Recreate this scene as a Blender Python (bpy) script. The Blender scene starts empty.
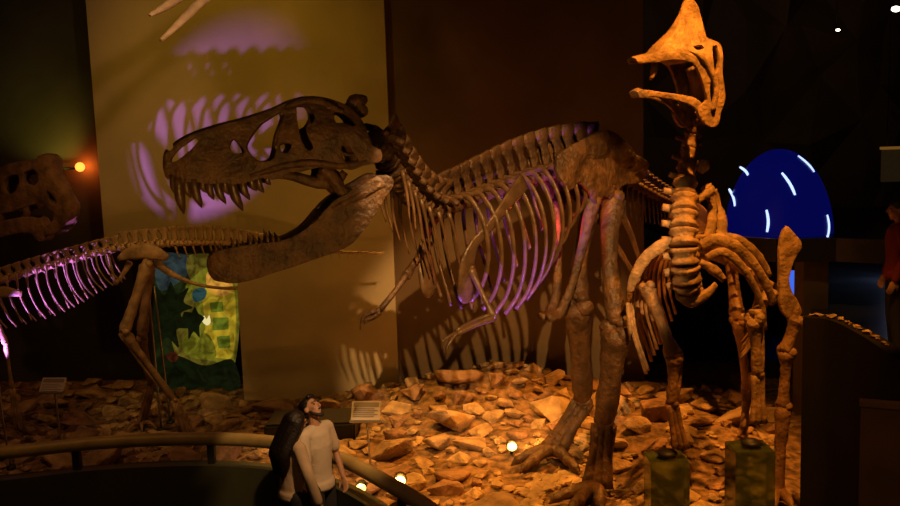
import bpy, bmesh, math, random
from mathutils import Vector, Matrix, noise
from mathutils.geometry import delaunay_2d_cdt

random.seed(11)
S = bpy.context.scene
C = S.collection
V = Vector

# ------------------------------------------------------------------ camera
CAM = V((0.0, 0.0, 4.2))
PITCH, ROLL, F = math.radians(7.0), math.radians(-1.8), 900.0
RM = Matrix.Rotation(math.pi / 2 - PITCH, 3, 'X') @ Matrix.Rotation(ROLL, 3, 'Z')
cd = bpy.data.cameras.new('camera')
cd.sensor_width = 36.0
cd.lens = 36.0
cd.clip_end = 200
cam = bpy.data.objects.new('camera', cd)
cam.matrix_world = Matrix.Translation(CAM) @ RM.to_4x4()
C.objects.link(cam)
S.camera = cam


def ray(px, py):
    return RM @ V(((px - 450) / F, -(py - 253) / F, -1.0))


def P(px, py, Y):                     # point seen at (px, py) that stands at distance Y
    d = ray(px, py)
    return CAM + d * (Y / d.y)


def PZ(px, py, z):                    # point seen at (px, py) at height z
    d = ray(px, py)
    return CAM + d * ((z - CAM.z) / d.z)


# ------------------------------------------------------------------ materials
def mat(name, col, rough=0.7, var=0.35, scale=6.0, bump=0.0, bscale=20.0, emit=None, estr=0.0, metal=0.0, alpha=None, trans=0.0, col2=None, detail=5.0, spec=0.5):
    m = bpy.data.materials.new(name)
    m.use_nodes = True
    nt = m.node_tree
    b = nt.nodes['Principled BSDF']
    b.inputs['Roughness'].default_value = rough
    b.inputs['Metallic'].default_value = metal
    b.inputs['Specular IOR Level'].default_value = spec
    b.inputs['Base Color'].default_value = (*col, 1)
    tc = nt.nodes.new('ShaderNodeTexCoord')
    if var:
        n = nt.nodes.new('ShaderNodeTexNoise')
        n.inputs['Scale'].default_value = scale
        n.inputs['Detail'].default_value = detail
        nt.links.new(tc.outputs['Object'], n.inputs['Vector'])
        r = nt.nodes.new('ShaderNodeValToRGB')
        c2 = col2 or tuple(c * (1 - var) for c in col)
        r.color_ramp.elements[0].color = (*c2, 1)
        r.color_ramp.elements[1].color = (*[min(1, c * (1 + var * 0.5)) for c in col], 1)
        r.color_ramp.elements[0].position = 0.35
        r.color_ramp.elements[1].position = 0.68
        nt.links.new(n.outputs['Fac'], r.inputs['Fac'])
        nt.links.new(r.outputs['Color'], b.inputs['Base Color'])
    if bump:
        n2 = nt.nodes.new('ShaderNodeTexNoise')
        n2.inputs['Scale'].default_value = bscale
        n2.inputs['Detail'].default_value = 6
        nt.links.new(tc.outputs['Object'], n2.inputs['Vector'])
        bp = nt.nodes.new('ShaderNodeBump')
        bp.inputs['Strength'].default_value = bump
        bp.inputs['Distance'].default_value = 0.03
        nt.links.new(n2.outputs['Fac'], bp.inputs['Height'])
        nt.links.new(bp.outputs['Normal'], b.inputs['Normal'])
    if emit:
        b.inputs['Emission Color'].default_value = (*emit, 1)
        b.inputs['Emission Strength'].default_value = estr
    if trans:
        b.inputs['Transmission Weight'].default_value = trans
        b.inputs['IOR'].default_value = 1.3
    return m


M = {
    'rex': mat('dark_brown_bone', (0.118, 0.060, 0.023), 0.5, 0.55, 7, 0.9, 20),
    'rex_rib': mat('brown_rib_bone', (0.14, 0.078, 0.035), 0.36, 0.4, 9, 0.3, 30),
    'tooth': mat('dark_tooth', (0.11, 0.062, 0.030), 0.35, 0.4, 14, 0.15, 40),
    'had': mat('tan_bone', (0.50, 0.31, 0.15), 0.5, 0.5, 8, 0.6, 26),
    'had_dim': mat('tan_bone_dim', (0.36, 0.20, 0.09), 0.45, 0.5, 8, 0.6, 26),  # darker copy of tan_bone, shade put into the colour
    'left': mat('ochre_bone', (0.45, 0.29, 0.14), 0.45, 0.45, 9, 0.4, 30),
    'pale': mat('pale_bone', (0.68, 0.55, 0.36), 0.5, 0.2, 9, 0.2, 30),
    'red_bone': mat('reddish_bone', (0.30, 0.17, 0.085), 0.55, 0.5, 6, 0.6, 20),
    'rock': mat('sandstone', (0.46, 0.31, 0.17), 0.85, 0.45, 3.0, 0.8, 12),
    'rock2': mat('ochre_sandstone', (0.52, 0.36, 0.19), 0.85, 0.45, 3.0, 0.8, 10),
    'rock3': mat('brown_sandstone', (0.36, 0.21, 0.12), 0.85, 0.45, 3.0, 0.8, 12),
    'bed': mat('rubble_ground', (0.26, 0.155, 0.075), 0.9, 0.7, 9.0, 1.0, 16),
    'panel': mat('pale_plaster', (0.56, 0.47, 0.30), 0.8, 0.14, 1.2, 0.08, 40),
    'brownwall': mat('brown_plaster', (0.165, 0.108, 0.052), 0.85, 0.2, 1.2, 0.08, 40),
    'darkwall': mat('dark_wall_paint', (0.07, 0.062, 0.055), 0.9, 0.3, 1.0, 0.05, 40),
    'facet': mat('charcoal_facets', (0.12, 0.10, 0.075), 0.75, 0.2, 1.0),
    'floor': mat('dark_floor', (0.04, 0.038, 0.026), 0.6, 0.3, 2.0),
    'green': mat('dark_green_parapet', (0.060, 0.062, 0.030), 0.6, 0.2, 2.0, 0.05, 30),
    'rail': mat('olive_handrail', (0.42, 0.31, 0.12), 0.42, 0.25, 4.0, 0.05, 40),
    'black': mat('black_metal', (0.018, 0.017, 0.016), 0.5, 0.0),
    'steel': mat('steel_rod', (0.55, 0.53, 0.50), 0.3, 0.1, 5, metal=0.9),
    'sign': mat('white_sign_board', (0.60, 0.55, 0.50), 0.6, 0.06, 3),
    'print': mat('grey_print', (0.25, 0.22, 0.2), 0.7, 0.0),
    'wood': mat('brown_board', (0.30, 0.15, 0.06), 0.6, 0.3, 3.0),
    'parapet': mat('black_parapet', (0.016, 0.014, 0.012), 0.9, 0.2, 2.0, spec=0.08),
    'ledge': mat('dark_ledge', (0.03, 0.03, 0.035), 0.35, 0.1, 2.0),
    'bluefloor': mat('far_grey_floor', (0.10, 0.11, 0.12), 0.35, 0.3, 2.0),
    'pillar': mat('olive_pillar', (0.16, 0.12, 0.06), 0.7, 0.2, 2.0),
    'glass': mat('green_tinted_acrylic', (0.22, 0.30, 0.10), 0.12, 0.0, trans=0.8),
    'skin': mat('skin', (0.50, 0.27, 0.17), 0.5, 0.08, 8),
    'shirt': mat('cream_shirt', (0.62, 0.50, 0.38), 0.85, 0.08, 6, 0.3, 14),
    'top': mat('beige_top', (0.50, 0.36, 0.24), 0.85, 0.12, 6, 0.3, 14),
    'trousers': mat('black_trousers', (0.012, 0.012, 0.013), 0.8, 0.1, 6),
    'jeans': mat('dark_trousers', (0.018, 0.018, 0.022), 0.8, 0.1, 6),
    'hair': mat('dark_hair', (0.012, 0.007, 0.005), 0.45, 0.3, 30, 0.4, 60),
    'beard': mat('dark_beard', (0.03, 0.018, 0.012), 0.7, 0.2, 30),
    'redcloth': mat('red_jacket', (0.20, 0.018, 0.008), 0.8, 0.15, 6),
    'shoe': mat('dark_shoe', (0.02, 0.018, 0.016), 0.6, 0.0),
    'lamp_orange': mat('orange_bulb', (1, 0.5, 0.2), 0.4, 0, emit=(1.0, 0.24, 0.03), estr=3.4),
    'lamp_warm': mat('warm_lens', (1, 0.8, 0.5), 0.4, 0, emit=(1.0, 0.66, 0.18), estr=2.6),
    'lamp_white': mat('white_lens', (1, 0.9, 0.7), 0.4, 0, emit=(1.0, 0.85, 0.6), estr=5),
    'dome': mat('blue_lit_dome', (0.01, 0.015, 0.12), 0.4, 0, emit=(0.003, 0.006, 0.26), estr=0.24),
    'tube': mat('white_blue_tube', (0.8, 0.85, 1), 0.4, 0, emit=(0.45, 0.6, 1.0), estr=1.6),
    'bluelamp': mat('blue_lamp_face', (0.1, 0.2, 0.8), 0.4, 0, emit=(0.06, 0.16, 0.9), estr=0.9),
}


def emis(name, col, s=1.0, mottle=False):
    m = mat(name, tuple(c * 0.3 for c in col), 0.8, 0, emit=col, estr=s)
    if mottle:                                     # painted brushwork of the backlit picture
        nt = m.node_tree
        tc = nt.nodes.new('ShaderNodeTexCoord')
        n = nt.nodes.new('ShaderNodeTexNoise')
        n.inputs['Scale'].default_value = 5.0
        n.inputs['Detail'].default_value = 4.0
        n.inputs['Distortion'].default_value = 1.2
        r = nt.nodes.new('ShaderNodeValToRGB')
        r.color_ramp.elements[0].position = .36
        r.color_ramp.elements[1].position = .64
        r.color_ramp.elements[0].color = (*[c * .38 for c in col], 1)
        r.color_ramp.elements[1].color = (*[c * 1.3 for c in col], 1)
        nt.links.new(tc.outputs['Object'], n.inputs['Vector'])
        nt.links.new(n.outputs['Fac'], r.inputs['Fac'])
        nt.links.new(r.outputs['Color'], nt.nodes['Principled BSDF'].inputs['Emission Color'])
    return m


# ------------------------------------------------------------------ object helpers
LOC = {}


def tag(o, label=None, cat=None, group=None, kind=None):
    if label:
        o['label'] = label
    if cat:
        o['category'] = cat
    if group:
        o['group'] = group
    if kind:
        o['kind'] = kind
    return o


def thing(name, label, cat, loc, group=None):
    o = bpy.data.objects.new(name, None)
    C.objects.link(o)
    o.empty_display_size = 0.1
    o.location = loc
    LOC[o.name] = V(loc)
    return tag(o, label, cat, group)


def obj(name, bm, m, parent=None, smooth=True, label=None, mods=None, origin=None):
    me = bpy.data.meshes.new(name)
    if bm.verts:
        c = V(origin) if origin else sum((v.co for v in bm.verts), V()) / len(bm.verts)
    else:
        c = V()
    bmesh.ops.translate(bm, verts=bm.verts, vec=-c)
    bmesh.ops.recalc_face_normals(bm, faces=bm.faces)
    bm.to_mesh(me)
    bm.free()
    for mm in (m if isinstance(m, (list, tuple)) else [m]):
        me.materials.append(mm)
    if smooth:
        me.polygons.foreach_set('use_smooth', [True] * len(me.polygons))
    o = bpy.data.objects.new(name, me)
    C.objects.link(o)
    if parent is not None:
        o.parent = parent
        o.location = c - LOC[parent.name]
    else:
        o.location = c
    LOC[o.name] = c
    if label:
        o['label'] = label
    return o


def baked(o, *mods):
    """apply modifiers by evaluating; mods = (type, {settings})"""
    for t, kw in mods:
        md = o.modifiers.new(t.lower(), t)
        for k, v in kw.items():
            setattr(md, k, v)
    bpy.context.view_layer.update()
    dg = bpy.context.evaluated_depsgraph_get()
    me = bpy.data.meshes.new_from_object(o.evaluated_get(dg))
    o.modifiers.clear()
    o.data = me
    me.polygons.foreach_set('use_smooth', [True] * len(me.polygons))
    return o


def fuse(o, vox, it=2):
    mats = list(o.data.materials)
    baked(o, ('REMESH', {'mode': 'VOXEL', 'voxel_size': vox, 'use_smooth_shade': True}), ('SMOOTH', {'factor': 0.5, 'iterations': it}))
    if not o.data.materials:
        for m_ in mats:
            o.data.materials.append(m_)
    return o


def struct(name, bm, m, smooth=False):
    o = obj(name, bm, m, None, smooth)
    o['kind'] = 'structure'
    return o


# ------------------------------------------------------------------ shape helpers
def catmull(pts, n):
    pts = [V(p) for p in pts]
    if len(pts) < 3:
        return [pts[0].lerp(pts[-1], i / n) for i in range(n + 1)]
    ext = [pts[0] * 2 - pts[1]] + pts + [pts[-1] * 2 - pts[-2]]
    segs = len(pts) - 1
    out = []
    for i in range(n + 1):
        t = i / n * segs
        k = min(int(t), segs - 1)
        u = t - k
        a, b, c, d = ext[k:k + 4]
        out.append(0.5 * ((2 * b) + (c - a) * u + (2 * a - 5 * b + 4 * c - d) * u * u + (3 * b - a - 3 * c + d) * u ** 3))
    return out


def lerp_list(vals, n):
    out = []
    for i in range(n + 1):
        t = i / n * (len(vals) - 1)
        k = min(int(t), len(vals) - 2)
        out.append(vals[k] + (vals[k + 1] - vals[k]) * (t - k))
    return out


def resample(pts, step):
    """equally spaced points along a polyline"""
    d = [0]
    for a, b in zip(pts, pts[1:]):
        d.append(d[-1] + (b - a).length)
    n = max(2, int(round(d[-1] / step)))
    out, k = [], 0
    for i in range(n + 1):
        t = d[-1] * i / n
        while k < len(d) - 2 and d[k + 1] < t:
            k += 1
        u = (t - d[k]) / max(1e-9, d[k + 1] - d[k])
        out.append(pts[k].lerp(pts[k + 1], u))
    return out


def tube(bm, pts, radii, seg=8, flat=1.0, side=None, n=None, rough=0.0):
    """tapered tube through pts; flat squeezes the section across `side`"""
    if n is None:
        n = max(4, 4 * (len(pts) - 1))
    cp = catmull(pts, n)
    rr = lerp_list(list(radii), n)
    rings = []
    ref = None
    for i, p in enumerate(cp):
        t = (cp[min(i + 1, n)] - cp[max(i - 1, 0)]).normalized()
        if side is not None:
            x = V(side) - t * V(side).dot(t)
        elif ref is None:
            a = V((0, 0, 1)) if abs(t.z) < 0.9 else V((1, 0, 0))
            x = t.cross(a)
        else:
            x = ref - t * ref.dot(t)
        if x.length < 1e-6:
            x = t.orthogonal()
        x.normalize()
        ref = x
        y = t.cross(x)
        ring = []
        for k in range(seg):
            a = 2 * math.pi * k / seg
            r = rr[i]
            if rough:
                r *= 1 + rough * noise.noise((p + V((math.cos(a), math.sin(a), i)) * 0.3) * 6)
            ring.append(bm.verts.new(p + x * (math.cos(a) * r * flat) + y * (math.sin(a) * r)))
        rings.append(ring)
    for a, b in zip(rings, rings[1:]):
        for k in range(seg):
            bm.faces.new((a[k], a[(k + 1) % seg], b[(k + 1) % seg], b[k]))
    bm.faces.new(rings[0][::-1])
    bm.faces.new(rings[-1])
    return bm


def ell(bm, c, r, rot=None, sub=3):
    g = bmesh.ops.create_icosphere(bm, subdivisions=sub, radius=1.0)
    for v in g['verts']:
        q = V((v.co.x * r[0], v.co.y * r[1], v.co.z * r[2]))
        if rot is not None:
            q = rot @ q
        v.co = q + V(c)
    return bm


def box(bm, lo, hi, rot=None, c=None):
    lo, hi = V(lo), V(hi)
    vs = []
    for z in (lo.z, hi.z):
        for x, y in ((lo.x, lo.y), (hi.x, lo.y), (hi.x, hi.y), (lo.x, hi.y)):
            q = V((x, y, z))
            if rot is not None:
                q = rot @ q
            if c is not None:
                q = q + V(c)
            vs.append(bm.verts.new(q))
    for f in ((0, 3, 2, 1), (4, 5, 6, 7), (0, 1, 5, 4), (1, 2, 6, 5), (2, 3, 7, 6), (3, 0, 4, 7)):
        bm.faces.new([vs[i] for i in f])
    return vs


def B():
    return bmesh.new()


def bone(bm, a, b, r0, rm, r1, seg=10, bend=None, knob=True):
    """long bone with flared, knobbly ends"""
    a, b = V(a), V(b)
    d = b - a
    mid = a.lerp(b, 0.5) + (V(bend) if bend else V())
    pts = [a, a + d * 0.08, a + d * 0.24 + (V(bend) * 0.6 if bend else V()), mid, b - d * 0.24 + (V(bend) * 0.6 if bend else V()), b - d * 0.08, b]
    tube(bm, pts, [r0 * 0.7, r0, rm * 1.2, rm, rm * 1.15, r1, r1 * 0.65], seg, n=20, rough=0.18)
    if knob:
        s = d.normalized().orthogonal().normalized()
        s2 = d.normalized().cross(s)
        for k in (-1, 1):
            ell(bm, a + s2 * (k * r0 * 0.55) + d.normalized() * r0 * 0.2, (r0 * 0.62,) * 3, sub=2)
            ell(bm, b + s2 * (k * r1 * 0.55) - d.normalized() * r1 * 0.2, (r1 * 0.62,) * 3, sub=2)
    return bm


def vertebra(p, t, up, r, ln, spine, trans, lean=0.25, chev=0.0, wide=0.5):
    """spool-shaped centrum, arch, tall spine, two side processes"""
    bm = B()
    t = t.normalized()
    up = (up - t * up.dot(t)).normalized()
    s = t.cross(up)
    tube(bm, [p - t * ln * 0.46, p - t * ln * 0.34, p, p + t * ln * 0.34, p + t * ln * 0.46], [r * 0.92, r, r * 0.72, r, r * 0.92], 10, n=8, rough=0.1)
    base = p + up * r * 0.7
    if spine > 0:
        top = base + up * spine - t * spine * lean
        tube(bm, [base - up * r * 0.3, base.lerp(top, 0.5), top.lerp(base, 0.1), top], [ln * 0.42, ln * 0.3, ln * wide * 0.75, ln * wide * 0.6], 8, flat=0.32, side=s, n=6, rough=0.2)
    if trans > 0:
        for k in (-1, 1):
            tube(bm, [base, base + s * k * trans * 0.5 + up * r * 0.25, base + s * k * trans + up * r * 0.2], [r * 0.5, r * 0.34, r * 0.26], 6, n=4, rough=0.2)
            ell(bm, base + s * k * r * 0.5 + t * ln * 0.5 + up * r * 0.15, (r * 0.3, r * 0.3, r * 0.24), sub=1)
    if chev > 0:
        q = p - up * r * 0.8
        tube(bm, [q, q - up * chev * 0.6 - t * chev * 0.15, q - up * chev - t * chev * 0.35], [r * 0.4, r * 0.22, r * 0.14], 6, n=4)
    return bm


def inside(p, poly):
    x, y = p
    c = False
    j = len(poly) - 1
    for i in range(len(poly)):
        xi, yi = poly[i]
        xj, yj = poly[j]
        if (yi > y) != (yj > y) and x < (xj - xi) * (y - yi) / (yj - yi) + xi:
            c = not c
        j = i
    return c


def closed_smooth(poly, step, soft=True):
    n = len(poly)
    out = []
    for i in range(n):
        a, b, c, d = (V((*poly[(i + k) % n], 0)) for k in (-1, 0, 1, 2))
        m_ = max(1, int(round((c - b).length / step)))
        for k in range(m_):
            u = k / m_
            if soft:
                tk = 0.5
                q = 0.5 * ((2 * b) + (c - a) * u * tk * 2 + (2 * a - 5 * b + 4 * c - d) * u * u + (3 * b - a - 3 * c + d) * u ** 3) if False else \
                    0.5 * ((2 * b) + (c - a) * u + (2 * a - 5 * b + 4 * c - d) * u * u + (3 * b - a - 3 * c + d) * u ** 3)
            else:
                q = b.lerp(c, u)
            out.append((q.x, q.y))
    return out


def sheet(outline, holes, step=4.0, jitter=0.15):
    """triangulated 2-D outline with holes -> (points, triangles, outline)"""
    ol = closed_smooth(outline, step)
    hs = [closed_smooth(h, step * 0.8) for h in holes]
    pts, edges = [], []
    for poly in [ol] + hs:
        k0 = len(pts)
        pts += poly
        edges += [(k0 + i, k0 + (i + 1) % len(poly)) for i in range(len(poly))]
    x0, x1 = min(p[0] for p in ol), max(p[0] for p in ol)
    y0, y1 = min(p[1] for p in ol), max(p[1] for p in ol)
    border = list(pts)
    y = y0 + step * 0.5
    row = 0
    while y < y1:
        x = x0 + step * (0.5 if row % 2 else 0.0)
        while x < x1:
            q = (x + random.uniform(-1, 1) * step * jitter, y + random.uniform(-1, 1) * step * jitter)
            if inside(q, ol) and not any(inside(q, h) for h in hs) and min((q[0] - b[0]) ** 2 + (q[1] - b[1]) ** 2 for b in border) > (step * 0.55) ** 2:
                pts.append(q)
            x += step
        y += step * 0.87
        row += 1
    vo, _, fo, *_ = delaunay_2d_cdt([V(p) for p in pts], edges, [], 0, 1e-5)
    vo = [(v.x, v.y) for v in vo]
    tris = []
    for f in fo:
        cx = sum(vo[i][0] for i in f) / len(f)
        cy = sum(vo[i][1] for i in f) / len(f)
        if inside((cx, cy), ol) and not any(inside((cx, cy), h) for h in hs):
            tris.append(tuple(f))
    return vo, tris, ol


class Mirror:
    """a left-right symmetric bone: the side towards the viewer is traced, the other is its mirror image"""
    def __init__(self, o, heading):
        self.o = V(o)
        self.h = V((heading[0], heading[1], 0)).normalized()
        n = V((-self.h.y, self.h.x, 0))
        self.n = n if n.y < 0 else -n      # lateral, towards the viewer's side

    def near(self, px, py, w):
        d = ray(px, py)
        o = self.o + self.n * w
        return CAM + d * ((o - CAM).dot(self.n) / d.dot(self.n))

    def far(self, px, py, w):
        q = self.near(px, py, w)
        return q - self.n * (2 * (q - self.o).dot(self.n))


def shell(mr, outline, holes, w, thick, roof=None, step=4.0, rough=0.012, sides=(1, -1)):
    vo, tris, ol = sheet(outline, holes, step)
    bm = B()
    maps = []
    for s in sides:
        vs = []
        for q in vo:
            p = mr.near(*q, w(*q)) if s > 0 else mr.far(*q, w(*q))
            nz = noise.noise(p * 5.0) * rough + noise.noise(p * 14.0) * rough * 0.5
            vs.append(bm.verts.new(p + mr.n * nz * s))
        for f in tris:
            try:
                bm.faces.new([vs[i] for i in (f if s > 0 else f[::-1])])
            except ValueError:
                pass
        maps.append(vs)
    bm.verts.ensure_lookup_table()
    if roof and len(sides) == 2:
        run = [i for i in range(len(vo)) if i < len(ol) and roof(*vo[i])]
        # consecutive outline points only
        for i in run:
            j = (i + 1) % len(ol)
            if j in run or j == run[0]:
                if roof(*vo[j]):
                    a, b = maps[0][i], maps[0][j]
                    c_, d_ = maps[1][j], maps[1][i]
                    m1 = bm.verts.new((a.co + d_.co) / 2 + V((0, 0, 0.012)))
                    m2 = bm.verts.new((b.co + c_.co) / 2 + V((0, 0, 0.012)))
                    bm.faces.new((a, b, m2, m1))
                    bm.faces.new((m1, m2, c_, d_))
    bmesh.ops.remove_doubles(bm, verts=bm.verts, dist=0.002)
    return bm


def solid(o, t):
    md = o.modifiers.new('thickness', 'SOLIDIFY')
    md.thickness = t
    md.offset = 0
    b = o.modifiers.new('round', 'BEVEL')
    b.width = t * 0.3
    b.segments = 2
    b.limit_method = 'ANGLE'
    b.angle_limit = math.radians(50)
    return o


def sm(a, b, x):
    t = max(0.0, min(1.0, (x - a) / (b - a)))
    return t * t * (3 - 2 * t)


KEEP = []
#PART2
# ------------------------------------------------------------------ setting
bm = B()
box(bm, (-16, -3, -0.1), (16, 26, 0.0))
struct('floor', bm, M['floor'])
bm = B()
box(bm, (-16, -3, 8.4), (16, 26, 8.6))
struct('ceiling', bm, M['darkwall'])
bm = B()
box(bm, (-11.2, -3, 0.0), (-11.0, 26, 8.4))
struct('wall_left', bm, M['darkwall'])
bm = B()
box(bm, (13.0, -3, 0.0), (13.2, 26, 8.4))
struct('wall_right', bm, M['darkwall'])

WY = 13.4
XL, XR = P(86, 5, WY).x, P(384, 5, WY).x
XM, ZM = P(240, 330, WY).x, P(150, 243, WY).z
XE = P(640, 90, 13.8).x
bm = B()
prof = [(XL, 8.4), (XR, 8.4), (XR, 0.0), (XM, 0.0), (XM, ZM), (XL, ZM)]
fr = [bm.verts.new((x, WY, z)) for x, z in prof]
bk = [bm.verts.new((x, WY + 0.16, z)) for x, z in prof]
for f in ((0, 1, 4, 5), (1, 2, 3, 4)):
    bm.faces.new([fr[i] for i in f])
    bm.faces.new([bk[i] for i in f][::-1])
for i in range(6):
    j = (i + 1) % 6
    bm.faces.new((fr[i], fr[j], bk[j], bk[i]))
struct('wall_panel', bm, M['panel'])
bm = B()
box(bm, (XR - 0.3, 13.58, 0.0), (XE, 14.1, 8.4))
box(bm, (XE - 0.3, 14.1, 0.0), (XE, 18.0, 8.4))
struct('wall_centre', bm, M['brownwall'])
bm = B()
box(bm, (-11.0, 14.9, 0.0), (XR, 15.2, 8.4))
struct('wall_niche', bm, M['darkwall'])
# far wall of triangular facets
bm = B()
nx, nz = 12, 8
gv = {}
for i in range(nx + 1):
    for k in range(nz + 1):
        jx = 0 if i in (0, nx) else random.uniform(-.3, .3)
        jz = 0 if k in (0, nz) else random.uniform(-.3, .3)
        gv[i, k] = bm.verts.new((XE - 0.4 + (13.4 - XE) * i / nx + jx, 19.2 + random.uniform(-.35, .35), 8.4 * k / nz + jz))
for i in range(nx):
    for k in range(nz):
        a, b, c, d = gv[i, k], gv[i + 1, k], gv[i + 1, k + 1], gv[i, k + 1]
        if (i + k) % 2:
            bm.faces.new((a, b, c)); bm.faces.new((a, c, d))
        else:
            bm.faces.new((a, b, d)); bm.faces.new((b, c, d))
struct('wall_back', bm, M['facet'])

# kerb line of the rubble bed: handrail seen in plan
RAILZ = 1.0
rl_px = [(-120, 459), (0, 451), (100, 441), (200, 437), (275, 441), (335, 455), (385, 480), (428, 506), (480, 548), (560, 600), (700, 640)]
RAIL = [PZ(x, y, RAILZ) for x, y in rl_px]
RAIL = catmull(RAIL, 80)


def rail_y(x):
    for a, b in zip(RAIL, RAIL[1:]):
        if min(a.x, b.x) <= x <= max(a.x, b.x) and abs(b.x - a.x) > 1e-6:
            return a.y + (b.y - a.y) * (x - a.x) / (b.x - a.x)
    return RAIL[0].y if x < RAIL[0].x else RAIL[-1].y


def gz(x, y):
    h = 0.40 + 0.10 * noise.noise(V((x * 0.6, y * 0.6, 3))) + 0.05 * noise.noise(V((x * 1.9, y * 1.9, 7)))
    h += 0.42 * math.exp(-((x - 0.5) ** 2 / 3.0 + (y - 13.0) ** 2 / 0.9))
    h += 0.25 * math.exp(-((x - 2.6) ** 2 / 1.2 + (y - 10.9) ** 2 / 0.8))
    return h


bm = B()
NX, NY = 150, 90
gx0, gx1, gy0, gy1 = -10.9, 6.2, 5.6, 14.85
gg = {}
for i in range(NX + 1):
    for k in range(NY + 1):
        x = gx0 + (gx1 - gx0) * i / NX
        y0 = rail_y(x) + 0.12
        y = y0 + (gy1 - y0) * k / NY
        z = gz(x, y) + 0.035 * (noise.noise(V((x * 6, y * 6, 1))) + abs(noise.noise(V((x * 3.1, y * 3.1, 5)))) - .3)
        gg[i, k] = bm.verts.new((x, y, z))
for i in range(NX):
    for k in range(NY):
        bm.faces.new((gg[i, k], gg[i + 1, k], gg[i + 1, k + 1], gg[i, k + 1]))
rim = [gg[i, 0] for i in range(NX + 1)] + [gg[NX, k] for k in range(1, NY + 1)] + [gg[i, NY] for i in range(NX - 1, -1, -1)] + [gg[0, k] for k in range(NY - 1, 0, -1)]
low = [bm.verts.new((v.co.x, v.co.y, 0.002)) for v in rim]
for i in range(len(rim)):
    j = (i + 1) % len(rim)
    bm.faces.new((rim[i], low[i], low[j], rim[j]))
struct('ground_rubble', bm, M['bed'], True)

# low green parapet wall under the rail
bm = B()
prev = None
for i, p in enumerate(RAIL):
    t = (RAIL[min(i + 1, 80)] - RAIL[max(i - 1, 0)])
    t.z = 0
    t.normalize()
    n = V((t.y, -t.x, 0))
    zt = 0.70
    ring = [bm.verts.new(V((p.x, p.y, z)) + n * o_) for o_, z in ((0.10, 0), (0.10, zt), (-0.08, zt), (-0.08, 0))]
    if prev:
        for k in range(3):
            bm.faces.new((prev[k], prev[k + 1], ring[k + 1], ring[k]))
    prev = ring
struct('wall_parapet', bm, M['green'], False)

hr = thing('handrail', 'curved olive tubular handrail on short posts in front of the rock bed', 'handrail', RAIL[30] * 1.0 - V((0, 0, 0.3)))
bm = B()
tube(bm, [p - V((0, 0, 0.02)) for p in RAIL[::2]], [0.075] * 41, 12, n=120)
obj('rail_tube', bm, M['rail'], hr)
for px in (-60, 78, 212, 330, 402):
    best = min(RAIL, key=lambda p: abs((450 + F * ((RM.inverted() @ (p - CAM)).x / -(RM.inverted() @ (p - CAM)).z)) - px))
    bm = B()
    box(bm, (-0.04, -0.04, 0.695), (0.04, 0.04, 0.95), c=(best.x, best.y, 0))
    obj('post', bm, M['black'], hr, False)

# ------------------------------------------------------------------ backlit mural in the niche
MY = 14.0
a, b = P(152, 252, MY), P(234, 402, MY)
a_m, b_m = a, b
mu = thing('mural_lightbox', 'backlit green and yellow picture panel standing in the dark wall niche', 'mural', ((a.x + b.x) / 2, MY, 0.3))
bm = B()
z0, z1 = b.z, a.z
box(bm, (a.x - .06, MY + 0.06, 0.25), (b.x + .02, MY + 0.30, z1 + 0.05))
obj('housing', bm, M['black'], mu, False)
bm = B()
mats = [emis('mural_dark_green', (0.006, 0.010, 0.002), 1.5, True), emis('mural_yellow', (0.2232, 0.1488, 0.0074), 1.5, True), emis('mural_lime', (0.0868, 0.0806, 0.0050), 1.5, True),
        emis('mural_orange', (0.3410, 0.1550, 0.0186), 1.5, True), emis('mural_blue', (0.0136, 0.0211, 0.0211), 1.5, True), emis('mural_green', (0.060, 0.075, 0.005), 1.5, True),
        emis('mural_white', (0.7650, 0.6750, 0.3150)), emis('mural_leaf', (0.002, 0.004, 0.001), 1.5, True), emis('mural_ochre', (0.0620, 0.0465, 0.0050), 1.5, True), emis('mural_red', (0.03, 0.006, 0.002), 1.5, True), emis('mural_teal', (0.0124, 0.0372, 0.0372), 1.5, True)]
patches = [
    (0, [(153, 254), (233, 254), (233, 401), (153, 401)]),
    (8, [(172, 300), (233, 280), (233, 368), (200, 372), (176, 360)]),
    (4, [(155, 256), (186, 256), (188, 272), (176, 284), (158, 290)]),
    (8, [(188, 256), (214, 256), (209, 272), (196, 283), (187, 275)]),
    (2, [(186, 284), (233, 262), (233, 360), (214, 362), (190, 352), (196, 310)]),
    (1, [(203, 290), (232, 286), (233, 352), (220, 359), (200, 353), (190, 345), (204, 330)]),
    (3, [(206, 274), (218, 268), (228, 274), (232, 290), (222, 297), (208, 291)]),
    (10, [(192, 292), (200, 288), (206, 291), (203, 300), (193, 302)]),
    (5, [(209, 303), (222, 302), (223, 312), (210, 313)]),
    (5, [(212, 318), (228, 318), (228, 330), (212, 331)]),
    (5, [(216, 337), (229, 336), (230, 348), (218, 349)]),
    (6, [(201, 321), (203.5, 316), (206, 320), (208.5, 315.5), (210, 323), (206, 326)]),
    (2, [(182, 340), (192, 331), (206, 334), (214, 346), (214, 359), (194, 359), (183, 352)]),
    (7, [(154, 290), (164, 296), (170, 282), (176, 294), (188, 288), (183, 302), (192, 308), (180, 314), (188, 328), (176, 330), (178, 348), (166, 338), (154, 350)]),
    (7, [(184, 312), (191, 313), (194, 307), (198, 314), (204, 318), (199, 326), (199, 338), (193, 332), (188, 340), (187, 328), (181, 322)]),
    (7, [(153, 362), (176, 356), (204, 366), (233, 361), (233, 401), (153, 401)]),
    (9, [(165, 356), (174, 352), (178, 358), (172, 363)]),
]
for k, (mi, poly) in enumerate(patches):
    vs = []
    for q in (poly if mi in (0, 5) else closed_smooth(poly, 3.0)):
        w_ = P(*q, MY)
        vs.append(bm.verts.new((w_.x, MY + 0.055 - 0.0015 * k, w_.z)))
    f = bm.faces.new(vs)
    f.material_index = mi
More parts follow.
